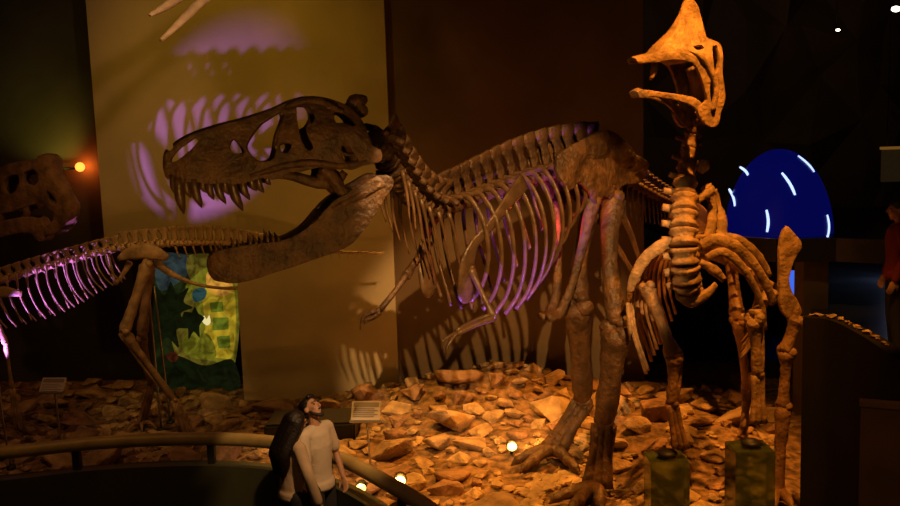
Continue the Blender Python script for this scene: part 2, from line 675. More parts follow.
obj('picture', bm, mats, mu, False)

# two slim steel rods in front of the niche
for k, (p0, p1, lb) in enumerate((((148, 282), (158, 384), 'slim steel support rod left of the lit mural, behind the knee of the left skeleton'), ((154, 286), (168, 386), 'slim steel support rod right beside the edge of the lit mural'))):
    q0, q1 = P(*p0, 12.0 + .3 * k), P(*p1, 12.0 + .3 * k)
    t = thing('support_rod', lb, 'rod', (q1.x, q1.y, gz(q1.x, q1.y)), 'steel rods under the left skeleton')
    KEEP.append((q1.x, q1.y, .1))
    bm = B()
    tube(bm, [V((q1.x, q1.y, gz(q1.x, q1.y) - 0.03)), q0], [0.016, 0.016], 8)
    obj('shaft', bm, M['steel'], t)
    bm = B()
    tube(bm, [V((q1.x, q1.y, gz(q1.x, q1.y) - 0.04)), V((q1.x, q1.y, gz(q1.x, q1.y) + 0.04))], [0.07, 0.06], 12)
    obj('foot_plate', bm, M['black'], t)

# ------------------------------------------------------------------ mezzanine at the far right with the blue dome
LY = 11.5
lz = P(800, 238, LY).z - .24
lx0 = P(712, 238, 12.2).x
bm = B()
ed = [V((lx0, 12.2, 0)), V((P(775, 236, 11.5).x, 11.5, 0)), V((P(835, 240, 11.4).x, 11.4, 0)), V((P(905, 250, 10.9).x, 10.9, 0)), V((12.9, 10.9, 0)), V((12.9, 18.55, 0)), V((lx0, 18.55, 0))]
lo = [bm.verts.new((p.x, p.y, lz - .06)) for p in ed]
hi = [bm.verts.new((p.x, p.y, lz)) for p in ed]
bm.faces.new(hi)
bm.faces.new(lo[::-1])
for i in range(len(ed)):
    j = (i + 1) % len(ed)
    bm.faces.new((lo[i], lo[j], hi[j], hi[i]))
struct('floor_mezzanine', bm, M['ledge'])
bm = B()
prev = None
for p in ed[:5]:
    ring = [bm.verts.new((p.x, p.y + o_, z)) for o_, z in ((-.04, lz - .06), (-.04, lz + .24), (.05, lz + .24), (.05, lz - .06))]
    if prev:
        for k in range(4):
            bm.faces.new((prev[k], prev[(k + 1) % 4], ring[(k + 1) % 4], ring[k]))
    else:
        bm.faces.new(ring)
    prev = ring
bm.faces.new(prev[::-1])
struct('trim_mezzanine', bm, M['ledge'])
bm = B()
c0, c1 = P(804, 260, 11.7).x, P(829, 260, 11.7).x
box(bm, (c0, 11.7, 0), (c1, 12.02, lz - 0.06))
struct('pillar_mezzanine', bm, M['pillar'])
bm = B()
box(bm, (lx0, 18.6, 0.0), (12.9, 18.7, lz))
struct('wall_under_mezzanine', bm, M['bluefloor'])

DY = 13.6
dc = P(778, 238, DY)
rx = (P(829, 238, DY) - P(726, 238, DY)).x / 2
rz = P(776, 149, DY).z - lz
dm = thing('light_dome', 'dark blue glowing dome with curved white light tubes on the mezzanine', 'dome', (dc.x, DY, lz))
bm = B()
ell(bm, (dc.x, DY, lz), (rx, rx, rz), sub=5)
bmesh.ops.delete(bm, geom=[v for v in bm.verts if v.co.z < lz + 0.005], context='VERTS')
obj('dome_shell', bm, M['dome'], dm)
bm = B()
tube(bm, [V((dc.x, DY, lz - .01)), V((dc.x, DY, lz + 0.05))], [rx * 1.02, rx * 1.02], 48, n=1)
obj('base_ring', bm, M['ledge'], dm, False)
for (a0, a1) in (((798, 156), (814, 172)), ((782, 173), (795, 195)), ((740, 167), (748, 175)), ((729, 189), (735, 206)), ((766.5, 210), (767, 232)), ((827, 215), (827.5, 237)), ):
    pts = []
    for k in range(5):
        u = k / 4
        px = a0[0] + (a1[0] - a0[0]) * u + 1.5 * math.sin(math.pi * u)
        py = a0[1] + (a1[1] - a0[1]) * u
        d = ray(px, py)
        # meet the dome's ellipsoid
        o_ = CAM - V((dc.x, DY, lz))
        A = (d.x / rx) ** 2 + (d.y / rx) ** 2 + (d.z / rz) ** 2
        Bq = 2 * (o_.x * d.x / rx ** 2 + o_.y * d.y / rx ** 2 + o_.z * d.z / rz ** 2)
        Cq = (o_.x / rx) ** 2 + (o_.y / rx) ** 2 + (o_.z / rz) ** 2 - 1
        D = Bq * Bq - 4 * A * Cq
        tt = (-Bq - math.sqrt(D)) / (2 * A) if D > 0 else -Bq / (2 * A)
        pts.append(CAM + d * tt)
    bm = B()
    tube(bm, pts, [0.016, 0.021, 0.021, 0.021, 0.016], 8, n=10)
    obj('light_tube', bm, M['tube'], dm)

# blue lamps under the mezzanine
for k, (px, py, Y, h, lb) in enumerate(((794, 290, 15.6, 0.45, 'blue wall light glowing left of the mezzanine pillar'), (831, 302, 15.6, 0.30, 'small blue wall light glowing right of the mezzanine pillar'))):
    q = P(px, py, 18.5)
    t = thing('wall_light', lb, 'lamp', (q.x, 18.6, q.z), 'blue lights under the mezzanine')
    bm = B()
    box(bm, (-0.15, -0.02, -h), (0.15, 0.06, h), c=(q.x, 18.54, q.z))
    obj('housing', bm, M['black'], t, False)
    bm = B()
    box(bm, (-0.10, -0.05, -h + .04), (0.10, -0.02, h - .04), c=(q.x, 18.54, q.z))
    obj('lens', bm, M['bluelamp'], t, False)

# ------------------------------------------------------------------ raised walk at the right
PZ_ = 1.86
top = [PZ(x, y, 2.5) for x, y in ((1010, 430), (900, 361), (862, 336), (830, 320), (803, 317))]
SIDE = top[-1].x / top[-1].y
TOP = catmull(top, 40)
bm = B()
prev = None
for i, p in enumerate(TOP):
    t = (TOP[min(i + 1, 40)] - TOP[max(i - 1, 0)])
    t.z = 0
    t.normalize()
    n = V((t.y, -t.x, 0))
    ring = [bm.verts.new(V((p.x, p.y, z)) + n * o_) for o_, z in ((-0.0, 0), (-0.0, 2.5), (0.14, 2.5), (0.14, 0))]
    if prev:
        for k in range(4):
            bm.faces.new((prev[k], prev[(k + 1) % 4], ring[(k + 1) % 4], ring[k]))
    else:
        bm.faces.new(ring)
    prev = ring
bm.faces.new(prev[::-1])
struct('wall_ramp', bm, M['parapet'])
bm = B()
poly = [V((p.x, p.y, 0)) for p in TOP]
poly = [p + V((0.13, .05, 0)) for p in poly] + [V((SIDE * 11.5 + .1, 11.5, 0)), V((SIDE * 18.5 + .1, 18.5, 0)), V((12.9, 18.5, 0)), V((12.9, poly[0].y, 0))]
lo = [bm.verts.new((p.x, p.y, PZ_ - 0.12)) for p in poly]
hi = [bm.verts.new((p.x, p.y, PZ_)) for p in poly]
bm.faces.new(hi)
bm.faces.new(lo[::-1])
for i in range(len(poly)):
    j = (i + 1) % len(poly)
    bm.faces.new((lo[i], lo[j], hi[j], hi[i]))
struct('floor_ramp', bm, M['bluefloor'])

# brown board standing in the corner
q = P(861, 401, 4.9)
RC = Matrix.Rotation(-math.atan2(q.x, q.y), 3, 'Z')
cab = thing('display_board', 'plain brown wooden display board standing upright in the lower right corner', 'board', (q.x, q.y, 0))
bm = B()
box(bm, (0, 0, .06), (.9, .05, q.z - .03), rot=RC, c=(q.x, q.y, 0))
obj('panel', bm, M['wood'], cab, False)
bm = B()
box(bm, (-.008, -.008, q.z - .03), (.908, .058, q.z), rot=RC, c=(q.x, q.y, 0))
obj('top_cap', bm, M['wood'], cab, False)
for xx in (.1, .74):
    bm = B()
    box(bm, (xx, -.16, 0), (xx + .06, .2, .06), rot=RC, c=(q.x, q.y, 0))
    obj('foot', bm, M['black'], cab, False)
# lit sign on the far wall at the right edge
q0, q1 = P(884, 148, 16.5), P(915, 181, 16.5)
sg = thing('lit_sign', 'dim amber lit notice board hanging at the right edge above the visitor', 'sign', ((q0.x + q1.x) / 2, 16.5, q1.z))
bm = B()
box(bm, (q0.x, 16.5, q1.z), (q1.x, 16.6, q0.z))
obj('board', bm, mat('amber_board', (0.1, 0.06, 0.02), 0.6, 0.7, 9, emit=(0.05, 0.03, 0.01), estr=0.22), sg, False)
bm = B()
box(bm, (q0.x - .02, 16.49, q0.z - 0.03), (q1.x, 16.62, q0.z + 0.02))
obj('top_strip', bm, emis('amber_strip', (0.14, 0.06, 0.01)), sg, False)
for xx in (q0.x + 0.08, q1.x - 0.08):
    bm = B()
    tube(bm, [V((xx, 16.55, q0.z)), V((xx, 16.55, 8.4))], [0.008, 0.008], 6, n=1)
    obj('wire', bm, M['black'], sg)
#PART3
# ------------------------------------------------------------------ rocks
def rock_mesh(seed, flat):
    r = random.Random(seed)
    bm = B()
    for _ in range(r.randint(14, 22)):
        v = V((r.uniform(-1, 1), r.uniform(-1, 1), r.uniform(-1, 1)))
        v = v.normalized() * (0.75 + 0.35 * r.random())
        bm.verts.new((v.x * 0.5, v.y * 0.5 * r.uniform(.8, 1), v.z * 0.5 * flat))
    g = bmesh.ops.convex_hull(bm, input=bm.verts)
    bmesh.ops.delete(bm, geom=[v for v in bm.verts if not v.link_faces], context='VERTS')
    bmesh.ops.bevel(bm, geom=bm.edges[:], offset=0.025, segments=1, affect='EDGES', clamp_overlap=True)
    bmesh.ops.triangulate(bm, faces=bm.faces)
    bmesh.ops.subdivide_edges(bm, edges=bm.edges[:], cuts=2, use_grid_fill=True)
    for v in bm.verts:
        k = noise.noise(v.co * 3.1 + V((seed, 0, 0))) * 0.05 + noise.noise(v.co * 9 + V((0, seed, 0))) * 0.018
        v.co += v.co.normalized() * k
    return bm


FLATS = [0.34, 0.42, 0.55, 0.30, 0.48, 0.38, 0.36, 0.5]
kinds = []
for i in range(8):
    me = bpy.data.meshes.new('rock')
    bm = rock_mesh(i + 3, FLATS[i])
    bm.to_mesh(me)
    bm.free()
    me.materials.append(M[('rock', 'rock2', 'rock', 'rock3', 'rock2', 'rock', 'rock2', 'rock3')[i]])
    kinds.append(me)
RINV = RM.inverted()


def pix(p):
    q = RINV @ (V(p) - CAM)
    return 450 + F * q.x / -q.z, 253 - F * q.y / -q.z


# spots kept free: feet, pedestals, lamps
placed = []
rr = random.Random(5)
N_ROCK = 0


def scatter(n, size, tries, xr, yr, cond=None, gap=0.82):
    global N_ROCK
    made = 0
    for _ in range(tries):
        if made >= n:
            break
        x, y = rr.uniform(*xr), rr.uniform(*yr)
        s = rr.uniform(*size)
        if y < rail_y(x) + 0.20 + s * 0.5 or y > (13.3 if x > XM - .1 else 14.7) - s * 0.5:
            continue
        if x > SIDE * max(y, 8.2) - s * .6 - .05 or (y > 14.9 - s) or (x > XE - .9 and y > 13.0 and x < XE + .4):
            continue
        if a_m.x - s * .6 - .1 < x < b_m.x + s * .6 + .1 and 13.95 - s * .7 < y < 14.4 + s * .7:
            continue
        if cond and not cond(x, y):
            continue
        if any((x - a) ** 2 + (y - b) ** 2 < (gap * 0.5 * (s + c)) ** 2 for a, b, c in placed):
            continue
        if any((x - a) ** 2 + (y - b) ** 2 < (s * 0.5 + c) ** 2 for a, b, c in KEEP):
            continue
        px, py = pix((x, y, gz(x, y) + 0.15))
        if not (-40 < px < 860 and py < 545):
            continue
        placed.append((x, y, s))
        k = rr.randrange(8)
        o = bpy.data.objects.new('rock', kinds[k])
        C.objects.link(o)
        sx = s * rr.uniform(0.9, 1.2)
        o.scale = (sx, s * rr.uniform(0.8, 1.05), s * rr.uniform(0.8, 1.25))
        o.location = (x, y, gz(x, y) + s * FLATS[k] * 0.22)
        o.rotation_euler = (rr.uniform(-.35, .35), rr.uniform(-.35, .35), rr.uniform(0, 6.28))
        LOCS_ROCK.append(o)
        made += 1
        N_ROCK += 1


LOCS_ROCK = []
#PART4
# ------------------------------------------------------------------ the large tyrannosaur skeleton
footA = P(572, 470, 10.3)
KEEP += [(footA.x - .25, footA.y, 0.5)]
rex = thing('dinosaur_skeleton', 'huge dark brown carnivorous dinosaur skeleton with open toothy jaws in the centre', 'skeleton', (footA.x, footA.y, gz(footA.x, footA.y)))

SK = Mirror(P(275, 150, 7.0), (-0.96, -0.28))


def w_skull(px, py):
    u = sm(180, 372, px)
    w = 0.085 + 0.20 * u
    if px < 185:
        w *= 0.35 + 0.65 * math.sqrt(max(0, (px - 164) / 21))
    topy = 172 - 40 * sm(160, 200, px) - 35 * sm(200, 320, px)       # height of the roof there
    h = max(0, (py - topy) / 45.0)
    return w * (0.52 + 0.48 * sm(0, 1, h))


out = [(170, 179), (166, 168), (167, 155), (172, 145), (182, 137), (197, 130), (215, 124), (238, 118), (258, 112), (275, 106), (290, 99), (305, 95), (322, 95), (338, 99), (350, 106), (360, 117), (366, 130), (372, 141), (380, 150),
       (381, 160), (372, 164), (362, 166), (352, 170), (340, 168), (326, 166), (312, 169), (300, 172), (290, 172), (282, 177), (272, 180), (262, 178), (250, 182), (236, 184), (222, 183), (208, 184), (194, 182), (182, 183)]
holes = [
    [(171, 162), (174, 155), (184, 146), (196, 138), (199, 141), (191, 150), (180, 160)],
    [(230, 145), (234, 139), (241, 146), (245, 153), (236, 154), (231, 151)],
    [(247, 146), (258, 128), (268, 120), (282, 112), (284, 117), (279, 136), (274, 158), (262, 161), (254, 158)],
    [(279, 146), (285, 143), (292, 145), (288, 153), (282, 152)],
    [(297, 104), (304, 103), (312, 110), (315, 119), (311, 127), (306, 130), (310, 140), (314, 147), (310, 151), (304, 146), (300, 134), (297, 120)],
    [(334, 113), (340, 111), (350, 117), (356, 126), (352, 128), (344, 124), (336, 124)],
    [(341, 147), (347, 144), (353, 152), (358, 160), (350, 164), (343, 158)],
]
out = [(x, y + (5 if y < 150 and x < 375 else 0)) for x, y in out]
sk = obj('skull', shell(SK, out, holes, w_skull, 0.03, roof=lambda x, y: (y < 150 and x < 372) or x < 172, step=4.5), M['rex'], rex)
solid(sk, 0.045)
# inside of the skull: palate, braincase, knob
bm = B()
c = SK.near(352, 138, 0)
ell(bm, c, (0.13, 0.12, 0.13), sub=3)
tube(bm, [SK.near(300, 166, 0), SK.near(325, 150, 0), c], [0.03, 0.05, 0.07], 10)
ell(bm, SK.near(372, 146, 0), (0.05, 0.05, 0.05))
obj('braincase', bm, M['rex'], rex)
for s in (1, -1):
    bm = B()
    f = SK.near if s > 0 else SK.far
    tube(bm, [f(268, 176, .12), f(292, 176, .16), f(318, 183, .18), f(336, 182, .17), f(345, 172, .17)], [.018, .035, .045, .04, .03], 8, flat=.5)
    tube(bm, [f(322, 168, .20), f(332, 176, .20), f(341, 190, .20), f(352, 196, .21)], [.05, .055, .05, .045], 8, rough=.2)
    tube(bm, [f(326, 168, .20), f(322, 178, .16), f(318, 186, .14)], [.05, .05, .03], 8, rough=.2)
    obj('palate', bm, M['rex'], rex)
bm = B()
tube(bm, [SK.near(347, 118, .02), SK.near(351, 108, .02), SK.near(357, 101, .02), SK.near(366, 100, .0)], [.05, .055, .06, .03], 8, rough=.35)
ell(bm, SK.near(361, 111, .03), (.06, .05, .055), sub=2)
ell(bm, SK.near(352, 101, .0), (.045, .05, .03), sub=2)
obj('crest_knob', bm, M['rex'], rex)
# brow and cheek ridges
for s in (1, -1):
    f = SK.near if s > 0 else SK.far
    bm = B()
    tube(bm, [f(285, 108, .155), f(300, 102, .185), f(318, 101, .20), f(333, 108, .20), (f(344, 112, .21))], [.015, .03, .035, .03, .015], 8, rough=.3)
    obj('brow_ridge', bm, M['rex'], rex)
    bm = B()
    tube(bm, [f(250, 176, .16), f(285, 166, .22), f(312, 163, .265), f(340, 166, .285), f(370, 161, .29)], [.018, .03, .03, .03, .02], 8, rough=.25)
    obj('cheek_bar', bm, M['rex'], rex)

up_teeth = [(174, 178, 178, 196), (180, 181, 184, 214), (187, 182, 191, 198), (195, 182, 202, 208), (203, 183, 207, 193), (210, 183, 214, 200), (218, 183, 226, 204), (226, 183, 229, 195), (233, 183, 243, 211), (243, 182, 250, 200), (252, 181, 257, 191), (259, 179, 264, 193), (268, 178, 271, 185)]
for s in (1, -1):
    f = SK.near if s > 0 else SK.far
    for (x0, y0, x1, y1) in up_teeth:
        w = max(0.03, w_skull(x0, y0) * 0.92)
        a, b = f(x0 - (y1 - y0) * .05, y0 - 3, w), f(x1, y1, w * .97)
        m_ = f((x0 + x1) / 2 - 2.0, (y0 + y1) / 2, w)
        r = 0.016 + 0.0008 * (y1 - y0)
        bm = B()
        tube(bm, [a, m_, m_.lerp(b, .6), b], [r, r * .95, r * .62, r * .1], 8, n=8)
        obj('tooth', bm, M['tooth'], sk)

# lower jaw


def w_jaw(px, py):
    u = sm(205, 360, px)
    w = 0.05 + 0.19 * u
    if px < 232:
        w *= 0.1 + 0.9 * math.sqrt(max(0, min(1, (px - 209) / 23)))
    return w


jo = [(211, 262), (216, 254), (226, 249), (240, 246), (256, 244), (270, 242), (284, 240), (298, 234), (312, 224), (324, 211), (336, 200), (350, 191), (366, 182), (380, 175), (391, 177), (392, 186), (384, 198), (374, 214), (364, 229), (352, 243), (338, 251),
      (318, 258), (296, 266), (274, 273), (252, 280), (234, 283), (220, 280), (212, 272)]
jaw = obj('lower_jaw', shell(SK, jo, [], w_jaw, .03, roof=lambda x, y: x < 222, step=4.5, rough=.016), M['rex'], rex)
solid(jaw, 0.06)
bm = B()
for s in (1, -1):
    f = SK.near if s > 0 else SK.far
    tube(bm, [f(305, 232, .19), f(330, 212, .23), f(355, 198, .255), f(384, 183, .26)], [.015, .03, .035, .03], 8, rough=.3)
    tube(bm, [f(312, 250, .20), f(335, 240, .235), f(356, 222, .26)], [.01, .03, .012], 8, rough=.3)
obj('jaw_ridge', bm, M['rex'], jaw)
for s in (1, -1):
    f = SK.near if s > 0 else SK.far
    for k in range(12):
        x0 = 217 + k * 5.7
        y0 = 256 - (x0 - 215) * 0.21
        ln = 13 - (k % 3) * 3
        w = w_jaw(x0, y0)
        a, b = f(x0, y0 + 1, w), f(x0 - 2.2, y0 - ln, w)
        bm = B()
        tube(bm, [a, a.lerp(b, .5) + V((0.004, 0, 0)), b], [.020, .015, .003], 7, n=6)
        obj('tooth', bm, M['tooth'], jaw)

# spine
sp = [(374, 140, 7.35), (386, 158, 7.6), (399, 179, 7.85), (414, 197, 8.1), (434, 207, 8.35), (458, 203, 8.62), (487, 192, 8.92), (525, 178, 9.28), (565, 170, 9.6), (604, 172, 9.95), (636, 186, 10.7), (662, 199, 11.6), (686, 207, 12.6), (700, 212, 13.3)]
cv = resample(catmull([P(*q) for q in sp], 220), 0.02)


def along(cv, px):
    return min(range(len(cv)), key=lambda i: abs(pix(cv[i])[0] - px))


heads = []
i = 4
UP = V((0, 0, 1))
while i < len(cv) - 6:
    p = cv[i]
    t = cv[min(i + 3, len(cv) - 1)] - cv[max(i - 3, 0)]
    px = pix(p)[0]
    if px < 440:
        ln, r, spn, tr = 0.150, 0.115, 0.20, 0.20
    elif px < 596:
        k = (px - 440) / 156
        ln, r, spn, tr = 0.165, 0.085, 0.26 + 0.20 * k, 0.17
    else:
        k = min(1, (px - 596) / 100)
        ln, r, spn, tr = 0.20 - 0.05 * k, 0.085 - 0.045 * k, 0.30 - 0.2 * k, 0.16 - 0.1 * k
    bm = vertebra(p, -t, UP if px > 440 else UP + V((0.6, 0.2, 0)), r, ln, spn, tr, 0.2 if px < 440 else -0.18, 0.0 if px < 615 else 0.42 - 0.2 * k, wide=0.9)
    obj('vertebra', bm, M['rex'], rex)
    if 446 < px < 586:
        heads.append((p, t.normalized()))
    elif px < 440 and px > 385:
        for s in (1, -1):
            lat = t.normalized().cross(UP).normalized()
            if lat.y > 0:
                lat = -lat
            a = p + lat * s * 0.11 - UP * 0.05
            bm = B()
            tube(bm, [a, a - UP * 0.20 + t.normalized() * 0.06 + lat * s * .02, a - UP * (.36 + .2 * sm(390, 440, px)) + t.normalized() * 0.16], [.022, .014, .006], 7)
            obj('neck_rib', bm, M['rex_rib'], rex)
    i += int(round(ln / 0.02))

nr = len(heads)
for k, (p, t) in enumerate(heads):
    lat = t.cross(UP).normalized()
    if lat.y > 0:
        lat = -lat
    u = k / (nr - 1)
    depth = 0.80 + 0.45 * math.sin(math.pi * min(1, u * 1.25 + .12)) - 0.45 * sm(.62, 1, u)
    wd = 0.30 + 0.17 * math.sin(math.pi * min(1, u + .15)) - .06 * sm(.7, 1, u)
    for s in (1, -1):
        o_ = p + UP * 0.05
        pts = [o_ + lat * s * .06, o_ + lat * s * wd * .6 + UP * .03, o_ + lat * s * wd - UP * depth * .22 + t * .03, o_ + lat * s * wd * 1.02 - UP * depth * .55 + t * .08,
               o_ + lat * s * wd * .80 - UP * depth * .83 + t * .09, o_ + lat * s * wd * .5 - UP * depth + t * .04]
        bm = B()
        tube(bm, pts, [.03, .03, .027, .024, .022, .026], 8, flat=.62, n=26)
        obj('rib', bm, M['rex_rib'], rex)

# shoulder blades and small arms
T_ = (P(525, 178, 9.28) - P(458, 203, 8.62)).normalized()
LAT = T_.cross(UP).normalized()
LAT = -LAT if LAT.y > 0 else LAT


def both(px, py, Y, s):
    """a point of the near side, or its mirror image across the body's middle plane"""
    q = P(px, py, Y)
    if s < 0:
        o_ = P(490, 192, 8.95)
        q = q - LAT * (2 * (q - o_).dot(LAT))
    return q


for s in (1, -1):
    bm = B()
    tube(bm, [both(524, 182, 8.72, s), both(508, 202, 8.52, s), both(488, 229, 8.36, s), both(473, 245, 8.30, s)], [.10, .075, .045, .06], 10, flat=.25, side=LAT, n=16)
    tube(bm, [both(476, 240, 8.31, s), both(468, 262, 8.30, s), both(466, 292, 8.34, s), both(470, 300, 8.36, s)], [.05, .10, .12, .05], 10, flat=.28, side=LAT, n=14)
    obj('shoulder_blade', bm, M['rex_rib'], rex)
nl = V((0, -1, 0))
bm = B()
bone(bm, P(470, 268, 8.33), P(494, 318, 8.2), .045, .026, .04)
arm = obj('upper_arm', bm, M['rex_rib'], rex)
bm = B()
tube(bm, [P(494, 318, 8.2), P(476, 325, 8.1), P(457, 334, 8.0)], [.032, .022, .028], 8)
tube(bm, [P(493, 314, 8.22), P(474, 321, 8.14), P(456, 331, 8.03)], [.026, .018, .022], 8)
fa = obj('forearm', bm, M['rex_rib'], rex)
for dx, dy in ((-14, 8), (-10, 15)):
    bm = B()
    tube(bm, [P(457, 333, 8.0), P(457 + dx * .6, 333 + dy * .5, 7.95), P(457 + dx, 333 + dy, 7.92), P(457 + dx * 1.1, 333 + dy + 8, 7.9)], [.022, .018, .014, .003], 7)
    obj('claw', bm, M['rex_rib'], fa)
bm = B()
bone(bm, P(428, 242, 8.75), P(406, 276, 8.45), .05, .032, .045)
obj('upper_arm', bm, M['rex'], rex)
bm = B()
tube(bm, [P(407, 274, 8.45), P(396, 290, 8.35), P(380, 310, 8.25)], [.036, .026, .03], 8)
tube(bm, [P(405, 278, 8.45), P(392, 294, 8.37), P(378, 313, 8.27)], [.028, .02, .024], 8)
fb = obj('forearm', bm, M['rex'], rex)
for pts in ([(380, 310), (370, 313), (363, 318), (360, 330)], [(380, 312), (372, 318), (366, 320), (364, 324)]):
    bm = B()
    tube(bm, [P(x, y, 8.22) for x, y in pts], [.028, .024, .02, .004], 7)
    obj('claw', bm, M['rex'], fb)

# hips
hipc = P(604, 172, 9.95)
for s in (1, -1):
    off = LAT * (.20 * s)
    bm = B()
    # broad flat blade above the spine
    HM = Mirror(hipc, (T_.x, T_.y))
    il = [(558, 176), (560, 156), (574, 144), (590, 136), (606, 130), (620, 138), (632, 152), (645, 164), (643, 180), (630, 184), (621, 186), (614, 200), (604, 196), (596, 206), (588, 194), (578, 182), (568, 190)]
    bm2 = shell(HM, il, [], lambda x, y: .20 + .06 * sm(150, 200, y), .03, step=5, rough=.07, sides=(s,))
    o = obj('hip_blade', bm2, M['rex'], rex)
    solid(o, 0.06)
    f = HM.near if s > 0 else HM.far
    bm = B()
    tube(bm, [f(594, 196, .24), f(584, 240, .18), f(572, 285, .10), f(560, 312, .06), f(548, 318, .05)], [.09, .055, .045, .06, .05], 10, flat=.6, rough=.15)
    obj('pubis', bm, M['rex'], rex)
    bm = B()
    tube(bm, [f(612, 196, .24), f(630, 232, .16), f(640, 262, .10), f(648, 284, .06)], [.07, .045, .032, .03], 10, flat=.6, rough=.15)
    obj('ischium', bm, M['rex'], rex)
# short bar between the hips
bm = B()
tube(bm, [P(596, 186, 10.15), P(604, 186, 9.9), P(612, 190, 9.65)], [.06, .05, .06], 8)
obj('hip_bar', bm, M['rex'], rex)


def leg(hip, knee, ankle, toe0, toes, m):
    bm = B()
    bone(bm, hip, knee, .13, .085, .125, 12, rough_bend(hip, knee, .06))
    obj('femur', bm, m, rex)
    bm = B()
    bone(bm, knee - UP * .03, ankle, .17, .115, .11, 12)
    o_ = V((.09, .05, 0))
    tube(bm, [knee + o_, knee.lerp(ankle, .5) + o_ * .8, ankle + o_ * .5], [.06, .03, .035], 8)
    obj('shin', bm, m, rex)
    bm = B()
    s = V((.065, -.03, 0))
    for k in (-1, 0, 1):
        tube(bm, [ankle + s * k, ankle.lerp(toe0, .5) + s * k * 1.0, toe0 + s * k * 1.5], [.075, .062, .075], 9, rough=.12)
    ell(bm, ankle, (.11, .10, .075), sub=2)
    obj('metatarsal', bm, m, rex)
    for tp in toes:
        tip = V(tp)
        bm = B()
        d = tip - toe0
        tube(bm, [toe0, toe0 + d * .3 + UP * .05, toe0 + d * .62 + UP * .05, toe0 + d * .85 + UP * .035, tip], [.075, .072, .060, .05, .006], 9, n=20, rough=.15)
        for q in (.28, .58):
            ell(bm, toe0 + d * q + UP * .045, (.076, .076, .068), sub=2)
        obj('toe', bm, m, rex)


def rough_bend(a, b, k):
    return V((-k, -k * .4, 0))


tA = P(553, 452, 10.25)
zA = gz(tA.x, tA.y)
tA.z = zA + .10
tips = [P(511, 469, 10.05), P(520, 478, 9.85), P(580, 480, 9.7)]
tips = [V((q.x, q.y, gz(q.x, q.y) + .06)) for q in tips]
leg(P(596, 196, 10.15), P(577, 300, 9.85), P(583, 402, 10.3), tA, tips, M['rex'])
kB, aB = P(617, 325, 9.2), P(604, 424, 9.55)
tB = P(597, 505, 9.35)
tB.z = gz(tB.x, tB.y) + .1
tipsB = [tB + V((-.55, -.25, -.06)), tB + V((-.4, -.55, -.06)), tB + V((-.05, -.6, -.06))]
leg(P(612, 196, 9.72), kB, aB, tB, tipsB, M['rex'])
KEEP += [(tB.x - .2, tB.y - .2, .5)]
#PART5
# ------------------------------------------------------------------ the duck-billed skeleton at the right, facing the viewer
pedL, pedR = P(670, 466, 8.55), P(754, 456, 8.5)
had = thing('dinosaur_skeleton', 'tan crested duck-billed dinosaur skeleton standing upright facing the viewer at right', 'skeleton', (P(712, 400, 8.6).x, 8.8, gz(P(712, 400, 8.6).x, 8.8)))
HS = Mirror(P(690, 70, 8.25), (-0.90, -0.43))


def w_had(px, py):
    w = .05 + .13 * sm(640, 712, px)
    if py < 55:
        w *= .12 + .88 * sm(12, 60, py)
    return w


ho = [(687, 2), (692, 1), (697, 10), (701, 24), (705, 38), (713, 42), (719, 46), (721, 60), (722, 78), (724, 96), (720, 112), (717, 124), (711, 127), (703, 122), (697, 112), (701, 104), (706, 100), (704, 90), (699, 76), (693, 64), (684, 59), (672, 58), (660, 60), (648, 62), (637, 63), (635, 60), (646, 57), (656, 54), (663, 46), (669, 40), (676, 31), (681, 18)]
hh = [[(711, 47), (715, 46), (718, 56), (717, 68), (714, 73), (712, 62)], [(709, 82), (713, 80), (717, 86), (715, 100), (711, 103), (709, 94)], [(693, 47), (701, 46), (703, 49), (696, 51)]]
o = obj('skull', shell(HS, ho, hh, w_had, .03, roof=lambda x, y: y < 62 and x < 722, step=3.5, rough=.012), M['had'], had)
solid(o, .035)
hjo = [(637, 92), (646, 90), (660, 92), (676, 94), (692, 97), (700, 102), (708, 110), (716, 119), (713, 126), (704, 120), (694, 108), (682, 102), (664, 98), (648, 97), (639, 96)]
hj = obj('lower_jaw', shell(HS, hjo, [], lambda x, y: .05 + .12 * sm(640, 712, x), .03, roof=lambda x, y: x < 645, step=3.5, rough=.012), M['had'], had)
solid(hj, .03)
bm = B()
tube(bm, [HS.near(655, 62, .0), HS.near(654, 70, .0), HS.near(651, 80, .0)], [.03, .035, .015], 8, rough=.3)
obj('palate', bm, M['had_dim'], had)
bm = B()
tube(bm, [HS.near(690, 66, .0), HS.near(697, 84, .0), HS.near(700, 100, .0)], [.06, .06, .05], 8, rough=.3)
obj('palate', bm, M['had_dim'], had)
for s in (1, -1):
    f = HS.near if s > 0 else HS.far
    bm = B()
    tube(bm, [f(686, 50, .13), f(700, 56, .19), f(712, 74, .2), f(716, 92, .2), f(712, 112, .19)], [.012, .026, .03, .026, .03], 8, rough=.3)
    obj('cheek_bar', bm, M['had'], had)
bm = B()
tube(bm, [P(680, 108, 8.4), P(683, 116, 8.38), P(681, 122, 8.36)], [.015, .04, .012], 8, rough=.3)
obj('throat_bone', bm, M['had_dim'], had)

